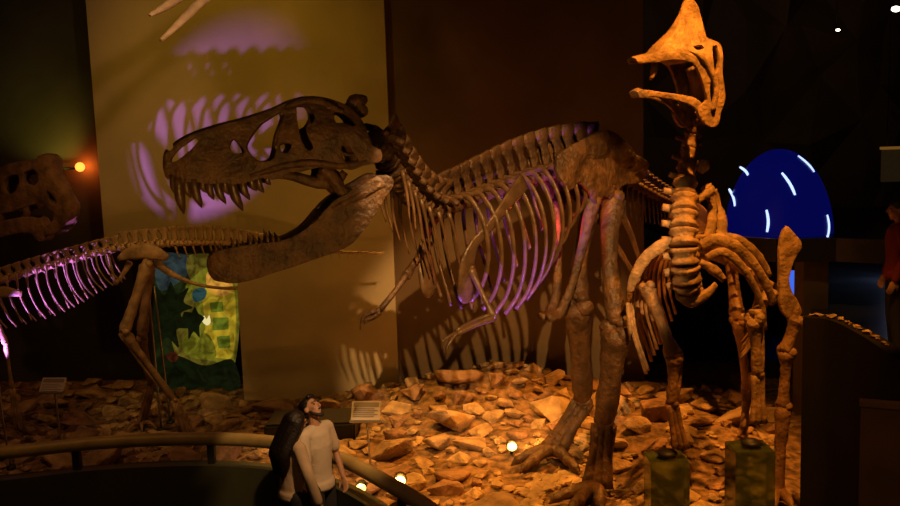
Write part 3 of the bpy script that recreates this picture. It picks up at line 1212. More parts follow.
# neck, seen from the front, then the back running away behind
neck = [(700, 118, 8.65), (692, 138, 8.72), (687, 165, 8.65), (685, 192, 8.5), (684, 220, 8.35), (684, 248, 8.25), (686, 276, 8.25), (690, 296, 8.35)]
cvh = resample(catmull([P(*q) for q in neck], 160), 0.01)
i = 6
while i < len(cvh) - 4:
    p = cvh[i]
    t = cvh[min(i + 3, len(cvh) - 1)] - cvh[max(i - 3, 0)]
    y_ = pix(p)[1]
    r = .085 + .055 * sm(150, 215, y_)
    bm = vertebra(p, t, V((0, 1, 0.1)), r, .165, .10, .17 if y_ > 180 else .13, .1, wide=.8)
    obj('vertebra', bm, M['had'] if y_ > 185 else M['had_dim'], had)  # upper neck takes the darker copy: the skull's shade as colour
    i += 17
back = [(692, 246, 8.55), (695, 243, 9.1), (700, 243, 9.8), (707, 247, 10.6), (716, 252, 11.4)]
cvb = resample(catmull([P(*q) for q in back], 160), 0.01)
hb = []
i = 4
while i < len(cvb) - 4:
    p = cvb[i]
    t = cvb[min(i + 3, len(cvb) - 1)] - cvb[max(i - 3, 0)]
    obj('vertebra', vertebra(p, t, UP, .09, .17, .34, .18, -.1, wide=.8), M['had_dim'], had)
    hb.append((p, t.normalized()))
    i += 19
# ribs: an arch on each side, repeated backwards along the spine
archL = [(682, 240), (664, 243), (647, 256), (636, 278), (633, 305), (637, 338), (645, 362), (653, 384)]
archR = [(700, 240), (722, 240), (746, 250), (762, 270), (771, 295), (772, 325), (764, 352), (752, 372)]
A0 = hb[0][0]
for k, (p, t) in enumerate(hb[:11]):
    d = p - A0
    for arch in (archL, archR):
        g = ((1.02 if k < 3 else 1.0 - .03 * (k - 2)) if arch is archL else 1) - .03 * max(0, k - 6)
        n_ = len(arch) if k > 0 else 6
        pts = [P(x, y, 8.55) for x, y in arch]
        c0 = P(691, 246, 8.55)
        pts = [c0 + (q - c0) * g + d + V((0, .10 * i_, 0)) * 0.5 for i_, q in enumerate(pts)][:n_]
        bm = B()
        r = .023
        tube(bm, pts, [r * 1.2, r * 1.1, r, r, r * .9, r * .8, r * .75, r * .9][:n_], 8, flat=.6, n=30)
        obj('rib', bm, M['had'] if k < 3 else M['had_dim'], had)  # rear ribs take the darker copy, shade as colour
# shoulder girdle: broad blades lying over the first ribs
bm = B()
tube(bm, [P(678, 240, 8.36), P(662, 246, 8.34), P(646, 258, 8.36), P(634, 278, 8.42), (P(630, 292, 8.5))], [.045, .065, .06, .05, .03], 10, flat=.45, rough=.2, n=24)
obj('shoulder_blade', bm, M['had'], had)
bm = B()
tube(bm, [P(700, 246, 8.33), P(716, 240, 8.30), P(734, 246, 8.30), P(752, 262, 8.34), P(766, 284, 8.40), P(774, 304, 8.46)], [.05, .065, .06, .05, .045, .04], 10, flat=.45, rough=.2, n=28)
tube(bm, [P(706, 258, 8.30), P(722, 252, 8.27), P(738, 262, 8.30), P(752, 282, 8.36), P(762, 306, 8.44), P(765, 330, 8.5)], [.035, .045, .042, .036, .03, .024], 10, flat=.5, rough=.2, n=28)
tube(bm, [P(716, 236, 8.42), P(738, 240, 8.42), P(758, 256, 8.46), P(770, 276, 8.52)], [.04, .05, .045, .03], 10, flat=.5, rough=.2, n=20)
obj('shoulder_blade', bm, M['had'], had)
# blade bones rising beside the neck
for pts, rad in (([(707, 243, 8.55), (712, 222, 8.6), (712, 202, 8.65), (706, 186, 8.6)], [.06, .05, .045, .055]), ([(720, 240, 8.6), (722, 220, 8.65), (718, 205, 8.7), (713, 190, 8.7)], [.07, .05, .035, .04]), ([(697, 200, 8.45), (705, 195, 8.5), (714, 190, 8.55)], [.04, .045, .05])):
    bm = B()
    tube(bm, [P(*q) for q in pts], rad, 10, flat=.5, rough=.3, n=16)
    obj('neck_blade', bm, M['had'], had)
bm = B()
tube(bm, [P(700, 172, 8.5), P(704, 166, 8.48), P(705, 160, 8.48)], [.03, .055, .03], 10, rough=.3)
obj('neck_blade', bm, M['had'], had)
# breastbone keel
bm = B()
tube(bm, [P(677, 290, 8.3), P(684, 299, 8.26), P(692, 303, 8.24), P(706, 295, 8.26), P(716, 284, 8.3)], [.03, .045, .05, .05, .03], 10, flat=.55, rough=.3, n=24)
tube(bm, [P(700, 262, 8.28), P(714, 270, 8.28), P(724, 280, 8.3)], [.03, .05, .03], 10, flat=.6, rough=.3, n=12)
obj('breastbone', bm, M['had'], had)

# front legs on clear blocks
for (sh, el, wr, ft, m_) in (((646, 285, 8.6), (674, 356, 8.5), (672, 404, 8.52), (680, 449, 8.55), M['had_dim']), ((770, 292, 8.6), (754, 318, 8.45), (758, 375, 8.5), (757, 424, 8.52), M['had'])):
    sh, el, wr, ft = P(*sh), P(*el), P(*wr), P(*ft)
    bm = B()
    bone(bm, sh, el, .08, .05, .09)
    obj('upper_arm', bm, m_, had)
    bm = B()
    bone(bm, el, wr, .085, .05, .06)
    tube(bm, [el + V((.06, .05, 0)), el.lerp(wr, .5) + V((.07, .03, 0)), wr + V((.03, 0, 0))], [.04, .025, .03], 8)
    obj('forearm', bm, m_, had)
    bm = B()
    for k in (-1, 0, 1):
        tube(bm, [wr + V((.03 * k, 0, 0)), wr.lerp(ft, .5) + V((.04 * k, -.02, 0)), ft + V((.055 * k, -.04, .02))], [.04, .028, .036], 8)
    obj('hand_bone', bm, m_, had)
# hind leg swung out at the right
bm = B()
HB = Mirror(P(790, 270, 8.9), (1, 0.25))
ob = [(787, 228), (793, 233), (800, 242), (801, 247), (796, 256), (791, 266), (788, 278), (790, 290), (797, 301), (801, 312), (795, 319), (787, 316), (781, 306), (780, 290), (780, 270), (780, 250), (783, 236)]
o = obj('thigh_bone', shell(HB, ob, [], lambda x, y: .016, .03, roof=lambda x, y: True, step=4, rough=.02), M['had'], had)
solid(o, .02)
bm = B()
bone(bm, P(797, 318, 8.9), P(785, 352, 8.92), .09, .055, .08)
obj('knee_bone', bm, M['had_dim'], had)
bm = B()
bone(bm, P(787, 350, 8.92), P(783, 408, 8.95), .09, .05, .07)
obj('shin', bm, M['had_dim'], had)
bm = B()
q = P(776, 500, 8.95)
q.z = gz(q.x, q.y)
bone(bm, P(784, 404, 8.95), V((q.x, q.y, q.z + .06)), .08, .06, .08)
obj('metatarsal', bm, M['had_dim'], had)
KEEP += [(q.x, q.y, .3)]
for dx, dy in ((-.15, -.35), (.05, -.4), (.18, -.3)):
    bm = B()
    a = V((q.x, q.y, q.z + .08))
    tube(bm, [a, a + V((dx * .5, dy * .5, .06)), a + V((dx, dy, -.03))], [.06, .05, .03], 8)
    obj('toe', bm, M['had_dim'], had)
# second hind leg, deep in shade
q = P(742, 440, 10.4)
KEEP.append((q.x, q.y, .35))
q.z = gz(q.x, q.y)
pts = [P(728, 240, 10.8), P(738, 320, 10.3), P(748, 390, 10.7), V((q.x, q.y, q.z + .06))]
for nm, a, b, r in (('thigh_bone', pts[0], pts[1], .11), ('shin', pts[1], pts[2], .085), ('metatarsal', pts[2], pts[3], .075)):
    bm = B()
    bone(bm, a, b, r, r * .6, r * .85)
    obj(nm, bm, M['had_dim'], had)
bm = B()
for k in (-1, 0, 1):
    a = pts[3]
    tube(bm, [a, a + V((.12 * k, -.2, .05)), a + V((.2 * k, -.36, -.03))], [.06, .05, .03], 8)
obj('toe', bm, M['had_dim'], had)
bm = B()
tube(bm, [hb[-1][0] + V((-.2, 0, -.05)), hb[-1][0] + V((0, -.3, -.05)), P(778, 290, 9.1)], [.05, .07, .05], 10, flat=.6)
obj('hip_blade', bm, M['had_dim'], had)

# pedestals
for (x0, x1, y, Y, sy, lb) in ((651, 690, 463, 8.6, .34, 'green tinted clear block under the left front leg of the duck-billed skeleton'), (736, 776, 453, 8.55, .36, 'tall green tinted clear block under the right front leg of the duck-billed skeleton')):
    a, b = P(x0, y, Y - sy / 2), P(x1, y, Y - sy / 2)
    zc = gz((a.x + b.x) / 2, Y)
    t = thing('pedestal', lb, 'pedestal', ((a.x + b.x) / 2, Y, zc - .05), 'clear blocks under the front legs')
    bm = B()
    box(bm, (a.x, Y - sy / 2, zc - .10), (b.x, Y + sy / 2, a.z))
    bmesh.ops.bevel(bm, geom=bm.edges[:], offset=.01, segments=2, affect='EDGES')
    obj('block', bm, M['glass'], t, False)
    bm = B()
    ell(bm, ((a.x + b.x) / 2, Y - .04, a.z + .046), (.10, .10, .045), sub=3)
    obj('foot_pad', bm, M['black'], t)
    KEEP.append(((a.x + b.x) / 2, Y, .24))
#PART6
# ------------------------------------------------------------------ the slender skeleton at the left
lf = P(190, 420, 11.6)
LS = thing('dinosaur_skeleton', 'slender long-tailed dinosaur skeleton at left lit purple, its tail passing behind the big jaw', 'skeleton', (lf.x, lf.y, gz(lf.x, lf.y)))
KEEP += [(lf.x, lf.y, .3)]
sp = [(-60, 300, 11.0), (-15, 286, 11.1), (30, 272, 11.2), (75, 259, 11.3), (115, 249, 11.4), (150, 245, 11.45), (185, 243, 11.5), (225, 243, 11.55), (265, 246, 11.6), (305, 250, 11.65), (345, 253, 11.7), (391, 254, 11.75)]
cvl = resample(catmull([P(*q) for q in sp], 240), .01)
i = 3
ribs = []
while i < len(cvl) - 3:
    p = cvl[i]
    t = cvl[min(i + 4, len(cvl) - 1)] - cvl[max(i - 4, 0)]
    px = pix(p)[0]
    if px < 118:
        ln, r, s_, tr, ch = .125, .05, .13, .08, 0
    elif px < 170:
        ln, r, s_, tr, ch = .12, .055, .17, .08, 0
    else:
        k = (px - 170) / 220
        ln, r, s_, tr, ch = .115, .045 - .032 * k, .19 - .19 * sm(.15, .9, k), .06 * (1 - k), .17 - .14 * k
    obj('vertebra', vertebra(p, -t, UP, r, ln, max(.012, s_), tr, -.1, ch, wide=.75), M['left'], LS)
    if px < 112 and px > -45:
        ribs.append((p, t.normalized(), px))
    i += int(ln / .01)
for k, (p, t, px) in enumerate(ribs):
    lat = t.cross(UP).normalized()
    lat = -lat if lat.y > 0 else lat
    dp = .62 - .20 * sm(40, 115, px) - .1 * sm(10, -40, px)
    for s in (1, -1):
        w = .21
        pts = [p + lat * s * .03, p + lat * s * w * .75 + UP * .0, p + lat * s * w - UP * dp * .35 + t * .02, p + lat * s * w * .92 - UP * dp * .72 + t * .09, p + lat * s * w * .6 - UP * dp + t * .17]
        bm = B()
        tube(bm, pts, [.018, .02, .017, .015, .017], 8, flat=.6, n=22)
        obj('rib', bm, M['left'], LS)
# hips
bm = B()
tube(bm, [P(118, 259, 11.3), P(134, 252, 11.27), P(152, 252, 11.27), P(168, 258, 11.3)], [.03, .10, .11, .04], 10, flat=.35, side=(0, 1, 0), rough=.2)
obj('hip_blade', bm, M['left'], LS)
bm = B()
tube(bm, [P(118, 259, 11.67), P(134, 252, 11.68), P(152, 252, 11.68), P(168, 258, 11.67)], [.03, .10, .11, .04], 10, flat=.35, side=(0, 1, 0), rough=.2)
obj('hip_blade', bm, M['left'], LS)
bm = B()
tube(bm, [P(156, 262, 11.4), P(172, 274, 11.4), P(196, 284, 11.4), P(220, 288, 11.4), P(237, 288, 11.4)], [.06, .04, .022, .02, .026], 9, flat=.7)
obj('ischium', bm, M['left'], LS)
bm = B()
tube(bm, [P(130, 262, 11.4), P(122, 276, 11.4), P(115, 284, 11.4)], [.045, .024, .03], 9)
tube(bm, [P(107, 250, 11.4), P(112, 270, 11.4), P(115, 284, 11.4)], [.02, .018, .02], 9)
obj('pubis', bm, M['left'], LS)
# legs
for (h, k_, a, f, m_) in (((148, 262, 11.15), (124, 332, 11.0), (174, 400, 11.5), (190, 418, 11.45), M['left']), ((150, 262, 11.75), (142, 335, 11.7), (152, 385, 12.2), (140, 408, 12.1), M['red_bone'])):
    h, k_, a, f = P(*h), P(*k_), P(*a), P(*f)
    f.z = gz(f.x, f.y) + .05
    KEEP.append((f.x, f.y, .3))
    bm = B()
    bone(bm, h, k_, .085, .06, .08)
    obj('femur', bm, m_, LS)
    bm = B()
    bone(bm, k_, a, .07, .04, .05)
    tube(bm, [k_ + V((-.05, 0, -.02)), k_.lerp(a, .5) + V((-.06, 0, -.03)), a + V((-.03, 0, 0))], [.03, .018, .02], 8)
    obj('shin', bm, m_, LS)
    bm = B()
    for j in (-1, 0, 1):
        tube(bm, [a + V((.02 * j, .03 * j, 0)), f + V((.03 * j, .05 * j, 0))], [.03, .035], 8)
    obj('metatarsal', bm, m_, LS)
    for dx, dy in ((-.12, -.25), (.1, -.26), (.24, -.1)):
        bm = B()
        tube(bm, [f, f + V((dx * .5, dy * .5, .04)), f + V((dx, dy, -.02))], [.035, .03, .006], 8)
        obj('toe', bm, m_, LS)
# shoulder blade and arm
bm = B()
tube(bm, [P(22, 294, 10.9), P(4, 292, 10.88), P(-18, 296, 10.88), P(-40, 308, 10.9)], [.035, .075, .06, .07], 10, flat=.3, side=(0, 1, 0))
obj('shoulder_blade', bm, M['left'], LS)
e, w_, g_ = P(6, 345, 10.7), P(12, 388, 10.75), P(18, 430, 10.8)
bm = B()
bone(bm, P(-10, 302, 10.85), e, .045, .025, .04)
obj('upper_arm', bm, M['left'], LS)
bm = B()
bone(bm, e, w_, .035, .02, .03)
obj('forearm', bm, M['left'], LS)
for dx in (-.02, .015, .05):
    bm = B()
    tube(bm, [w_ + V((dx * .4, 0, 0)), w_.lerp(g_, .55) + V((dx, -.03, 0)), g_ + V((dx * 1.5, 0, .02))], [.018, .016, .004], 7)
    obj('claw', bm, M['left'], LS)
q = P(3, 404, 10.55)
zz = gz(q.x, q.y)
KEEP.append((q.x, q.y, .1))
t = thing('support_rod', 'slim steel support rod at the far left edge behind the handrail', 'rod', (q.x, q.y, zz), 'steel rods under the left skeleton')
bm = B()
tube(bm, [V((q.x + .03, q.y, zz - .03)), V((q.x - .03, q.y, q.z + .05)), P(-6, 310, 10.75)], [.014, .014, .014], 8)
obj('shaft', bm, M['steel'], t)
bm = B()
tube(bm, [V((q.x + .03, q.y, zz - .04)), V((q.x + .03, q.y, zz + .04))], [.06, .05], 12)
obj('foot_plate', bm, M['black'], t)

# ------------------------------------------------------------------ reddish skull of another skeleton at the left edge
rs = thing('dinosaur_skeleton', 'reddish brown hook-nosed dinosaur skull on a neck entering from the left edge', 'skeleton', (P(20, 200, 12.2).x, 12.2, .4))
RS = Mirror(P(30, 195, 12.2), (0.9, -0.44))
ro = [(-12, 178), (2, 168), (18, 163), (33, 162), (42, 156), (48, 160), (50, 172), (57, 184), (65, 196), (70, 208), (67, 220), (60, 229), (50, 234), (44, 230), (51, 225), (55, 217), (51, 208), (44, 202), (34, 204), (22, 208), (10, 212), (-6, 214), (-16, 204)]
rh = [[(26, 172), (36, 170), (40, 180), (33, 186), (26, 181)], [(8, 178), (18, 175), (21, 186), (13, 194), (6, 190)], [(48, 190), (55, 196), (58, 204), (51, 202)], [(-8, 186), (0, 182), (2, 196), (-6, 200)]]
o = obj('skull', shell(RS, ro, rh, lambda x, y: .07 + .15 * sm(66, 10, x) * (.55 + .45 * sm(160, 200, y)), .03, roof=lambda x, y: x > 40 or y < 175, step=4, rough=.03), M['red_bone'], rs)
solid(o, .05)
rj = [(-10, 222), (6, 220), (22, 217), (34, 217), (42, 222), (47, 236), (40, 240), (30, 233), (14, 234), (-4, 238), (-14, 232)]
o = obj('lower_jaw', shell(RS, rj, [], lambda x, y: .05 + .14 * sm(48, 0, x), .03, roof=lambda x, y: x > 36, step=4, rough=.02), M['red_bone'], rs)
solid(o, .05)
bm = B()
for s in (1, -1):
    f = RS.near if s > 0 else RS.far
    tube(bm, [f(-4, 204, .2), f(2, 214, .2), f(-2, 226, .19)], [.05, .06, .04], 8, rough=.3)
ell(bm, RS.near(-2, 196, 0), (.14, .12, .14))
obj('braincase', bm, M['red_bone'], rs)
nk = resample(catmull([P(-8, 196, 12.25), P(-40, 205, 12.5), P(-80, 240, 12.8), P(-110, 300, 13.0)], 60), .15)
for i, p in enumerate(nk):
    t_ = nk[min(i + 1, len(nk) - 1)] - nk[max(i - 1, 0)]
    obj('vertebra', vertebra(p, t_, UP, .07, .15, .14, .12), M['red_bone'], rs)
q = nk[-1]
bm = B()
tube(bm, [V((q.x, q.y, gz(q.x, min(q.y, 14)) - .05)), q], [.03, .03], 10)
obj('post', bm, M['black'], rs)

# ------------------------------------------------------------------ bones of a skeleton hung from the ceiling
b0, b1 = P(150, 15, 7.6), P(161, 40, 7.4)
e0, e1 = P(200, -14, 8.2), P(216, -10, 8.2)
hg = thing('hanging_skeleton', 'two pale pointed wing bones hanging into view at the upper left', 'skeleton', e0)
bm = B()
tube(bm, [b0, b0.lerp(e0, .3), b0.lerp(e0, .7) + V((0, 0, .01)), e0, e0 + (e0 - b0) * .6], [.016, .036, .045, .05, .055], 10, rough=.1)
obj('wing_bone', bm, M['pale'], hg)
bm = B()
tube(bm, [b1, b1.lerp(e1, .3), b1.lerp(e1, .7) + V((0, 0, .015)), e1, e1 + (e1 - b1) * .45], [.016, .034, .042, .046, .05], 10, rough=.1)
obj('wing_bone', bm, M['pale'], hg)
for q in (e0 + (e0 - b0) * .55, e1 + (e1 - b1) * .42):
    bm = B()
    tube(bm, [q, V((q.x, q.y, 8.42))], [.006, .006], 6, n=1)
    obj('wire', bm, M['black'], hg)
#PART7
# ------------------------------------------------------------------ signs on posts
for (bx, by, pxb, pyb, Y, w, h, lb) in ((366, 411, 369, 466, 10.1, .34, .24, 'tilted white information sign on a thin post beside the couple'), (53, 385, 56, 432, 11.2, .32, .20, 'small dim information sign on a thin post behind the rail at left')):
    c = P(bx, by, Y)
    g0 = gz(c.x, Y)
    t = thing('information_sign', lb, 'sign', (c.x, Y, g0))
    KEEP.append((c.x, Y, .08))
    rot = Matrix.Rotation(math.radians(-6), 3, 'Z') @ Matrix.Rotation(math.radians(-38), 3, 'X')
    bm = B()
    tube(bm, [V((c.x + .03, Y + .03, g0 - .05)), V((c.x + .0, Y + .03, c.z - .05))], [.013, .013], 10)
    obj('post', bm, M['steel'], t)
    bm = B()
    box(bm, (-w / 2, -.012, -h / 2), (w / 2, .012, h / 2), rot=rot, c=c)
    bmesh.ops.bevel(bm, geom=bm.edges[:], offset=.006, segments=2, affect='EDGES')
    br = obj('board', bm, M['sign'], t, False)
    bm = B()
    box(bm, (-w / 2 + .02, -.016, h / 2 - .07), (w / 2 - .02, -.0125, h / 2 - .02), rot=rot, c=c)
    for k in range(5):
        z_ = h / 2 - .095 - k * .024
        box(bm, (-w / 2 + .025, -.016, z_ - .004), (w / 2 - (.03 if k % 2 else .07), -.0125, z_ + .004), rot=rot, c=c)
    obj('printed_lines', bm, M['print'], br, False)
    bm = B()
    box(bm, (-w / 2 - .01, -.02, -h / 2 - .02), (w / 2 + .01, .02, -h / 2), rot=rot, c=c)
    obj('bottom_lip', bm, M['steel'], t, False)

# ------------------------------------------------------------------ lamps


def light(name, kind, loc, target, col, power, size=.05, angle=60, blend=.4):
    ld = bpy.data.lights.new(name, kind)
    ld.color = col
    ld.energy = power
    if kind == 'AREA':
        ld.size = size
    else:
        ld.shadow_soft_size = size
    if kind == 'SPOT':
        ld.spot_size = math.radians(angle)
        ld.spot_blend = blend
    o = bpy.data.objects.new(name, ld)
    o.location = loc
    if target is not None:
        o.rotation_euler = (V(target) - V(loc)).to_track_quat('-Z', 'Y').to_euler()
    C.objects.link(o)
    return o


def flood(px, py, Y, aim, lb, col, power, r=.06, ang=120, lens='lamp_warm', name='floodlight'):
    for _ in range(400):
        p = P(px, py, Y)
        if p.z - gz(p.x, p.y) >= .11:
            break
        Y -= .01
    g0 = gz(p.x, p.y)
    d = (V(aim) - p).normalized()
    t = thing(name, lb, 'lamp', (p.x, p.y, g0), 'floodlights among the rocks')
    KEEP.append((p.x, p.y, .12))
    KEEP.append((p.x, p.y - .25, .25))
    KEEP.append((p.x - .03 * p.x, p.y - .7, .2))
    back = p + V((0, .10, -.01))
    bm = B()
    tube(bm, [p + V((0, .14, 0)), p + V((0, .10, 0)), p + V((0, .01, 0))], [r * .7, r * 1.05, r * 1.12], 16, n=4)
    obj('housing', bm, M['black'], t)
    bm = B()
    ell(bm, p, (r, .012, r * .85), sub=3)
    obj('lens', bm, M[lens], t)
    bm = B()
    tube(bm, [V((p.x, p.y + .08, g0 - .03)), p + V((0, .08, -.03))], [.02, .02], 8, n=2)
    obj('stem', bm, M['black'], t)
    return light('lamp_light', 'SPOT', p + V((0, -.06, .06)), aim, col, power, .04, ang, .5)


ORANGE = (1.0, .36, .06)
flood(512, 447, 10.9, P(540, 380, 12.5), 'small round glowing floodlight among rocks beside the big clawed foot', ORANGE, 55)
flood(400, 481, 8.8, P(480, 430, 10.5), 'glowing floodlight lying just beyond the curved handrail at lower centre', ORANGE, 30)
flood(361, 488, 9.15, P(330, 420, 10), 'bright narrow floodlight seen under the handrail beside the man', (1, .7, .2), 3, r=.055)

p = P(80, 167, 14.6)
t = thing('wall_lamp', 'glowing orange spot lamp on a bracket on the dark wall at left', 'lamp', p)
bm = B()
ell(bm, p, (.075, .075, .075), sub=3)
obj('bulb', bm, M['lamp_orange'], t)
bm = B()
tube(bm, [p + V((-.5, .22, -.02)), p + V((-.5, .02, -.02)), p + V((-.1, .02, -.02)), p + V((0, .03, -.02))], [.02, .02, .02, .04], 8)
tube(bm, [p + V((-.5, .24, -.02)), p + V((-.5, .31, -.02))], [.07, .07], 12, n=1)
obj('bracket', bm, M['black'], t)
light('lamp_light', 'POINT', p + V((0, .16, .0)), None, (1, .16, .015), 9, .05)

for (px, py, Y, lb, r) in ((896, 9, 12.5, 'small bright ceiling spotlight at the upper right corner', .05), (838, 30, 16.0, 'tiny dim ceiling spotlight in the dark above the blue dome', .03)):
    p = P(px, py, Y)
    t = thing('ceiling_spotlight', lb, 'lamp', p)
    bm = B()
    tube(bm, [p + V((0, .02, 0)), p + V((.02, .16, .05))], [r * 1.15, r * 1.0], 14, n=2)
    obj('housing', bm, M['black'], t)
    bm = B()
    ell(bm, p, (r * 1.3, .02, r * .8), sub=3)
    obj('lens', bm, M['lamp_white'], t)
    bm = B()
    tube(bm, [p + V((.02, .12, .05)), V((p.x + .02, p.y + .12, 8.42))], [.012, .012], 8, n=1)
    obj('stem', bm, M['black'], t)

# hall spotlights read from the light they throw, plus added lamps without a fixture
RB, WB = P(58, 288, 11.25), P(205, 140, WY)
light('purple_spot', 'SPOT', RB - (WB - RB) * .62, WB, (.48, .18, 1.0), 900, .02, 26, .5)
light('front_wash', 'SPOT', (-.6, 1.5, 2.7), P(270, 95, WY), (1.0, .46, .09), 360, .22, 34, .8)  # added low wash: lifts the skull and throws its shadow up the wall
light('hip_spot', 'SPOT', (-3.0, 6.0, 7.8), P(143, 300, 11.3), (1.0, .58, .18), 330, .05, 15, .6)  # added to lift the left skeleton's hips and femur
light('yellow_wash', 'SPOT', (-3.0, 9.4, 8.2), (-2.9, WY, 4.6), (1.0, .53, .035), 165, .15, 72, .9)
light('warm_spot', 'SPOT', (1.0, .6, 7.2), P(496, 360, WY), (1.0, .52, .17), 4300, .04, 20, .4)
light('orange_spot', 'SPOT', (2.7, 6.0, 8.3), P(724, 255, 8.4), (1.0, .34, .035), 2000, .05, 40, .6)
light('rock_spot', 'SPOT', (4.2, 12.6, 8.2), (1.6, 10.5, .5), (1.0, .33, .035), 3500, .10, 40, .7)
light('rock_spot', 'SPOT', (-2.2, 12.7, 8.2), (-.5, 10.8, .5), (1.0, .43, .07), 2600, .10, 36, .7)
light('left_bank_spot', 'SPOT', (-4.5, 7.0, 8.2), (-4.9, 12, .4), (1.0, .42, .10), 210, .10, 50, .7)
light('violet_spot', 'SPOT', (-.6, 7.4, .8), P(525, 238, 9.0), (.42, .13, 1.0), 900, .03, 26, .5)
light('red_point', 'POINT', P(553, 226, 9.55), None, (1.0, .05, .02), 6, .03)  # added bare point inside the rib cage, tints the bones red
light('dim_wash', 'AREA', (-1.5, 1.0, 8.1), (0, 10, 2), (1.0, .50, .14), 36, 4.0)
light('person_spot', 'SPOT', (.6, 5.8, 5.5), P(312, 420, 8.9), (1.0, .55, .22), 760, .06, 24, .6)
light('facet_spot', 'SPOT', (3.0, 11.5, 8.2), (6.0, 19.2, 5.2), (1.0, .5, .15), 60, .1, 50, .8)  # added to lift the dark facets
light('walk_light', 'POINT', (7.0, 13.6, 2.3), None, (.5, .6, 1.0), 6.0, .1)  # added bare point under the slab to lift the raised walk
light('pillar_spot', 'SPOT', (2.4, 6.0, 8.0), P(815, 285, 11.7), (1.0, .5, .15), 160, .1, 14, .8)
light('bone_spot', 'SPOT', (-.8, 5.2, 5.65), P(185, 0, 7.8), (1.0, .50, .22), 190, .05, 24, .6)  # added accent on the hanging bones
light('board_fill', 'SPOT', (1.0, 1.5, 8.0), P(880, 450, 4.9), (1.0, .5, .18), 36, .1, 16, .8)  # added to lift the brown board
light('corner_glow', 'SPOT', P(62, 176, 14.3), P(45, 118, 14.9), (.75, .60, .06), 42, .05, 90, .9)  # added bare lamp for the olive glow on the wall

w = bpy.data.worlds.new('world')
S.world = w
w.use_nodes = True
w.node_tree.nodes['Background'].inputs['Color'].default_value = (.010, .006, .003, 1)
w.node_tree.nodes['Background'].inputs['Strength'].default_value = .4
#PART8
# ------------------------------------------------------------------ people


def chain(bm, pts, radii, seg=12):
    """soft limb: closely set balls and a tube, fused afterwards"""
    tube(bm, pts, radii, seg, n=5 * (len(pts) - 1))
    for p, r in zip(pts, radii):
        ell(bm, p, (r, r, r), sub=2)


def hand(bm, w, d, side, palm_n):
    """palm, four curled fingers of different lengths and a thumb"""
    d = d.normalized()
    side = (side - d * side.dot(d)).normalized()
    pn = d.cross(side)
    if pn.dot(palm_n) < 0:
        pn = -pn
    R = Matrix((side, pn, d)).transposed()
    ell(bm, w + d * .05, (.040, .016, .052), rot=R, sub=2)
    for k, (o_, ln) in enumerate(((-.027, .066), (-.009, .076), (.009, .072), (.027, .056))):
        a = w + d * .088 + side * o_
        tube(bm, [a - d * .03, a, a + d * ln * .45 + pn * .010, a + d * ln * .8 + pn * .028, a + d * ln + pn * .045], [.010, .0095, .009, .008, .006], 8, n=10)
    a = w + d * .03 - side * .032
    tube(bm, [a, a + d * .025 - side * .022 + pn * .006, a + d * .052 - side * .028 + pn * .02, a + d * .07 - side * .026 + pn * .03], [.014, .012, .010, .007], 8, n=9)


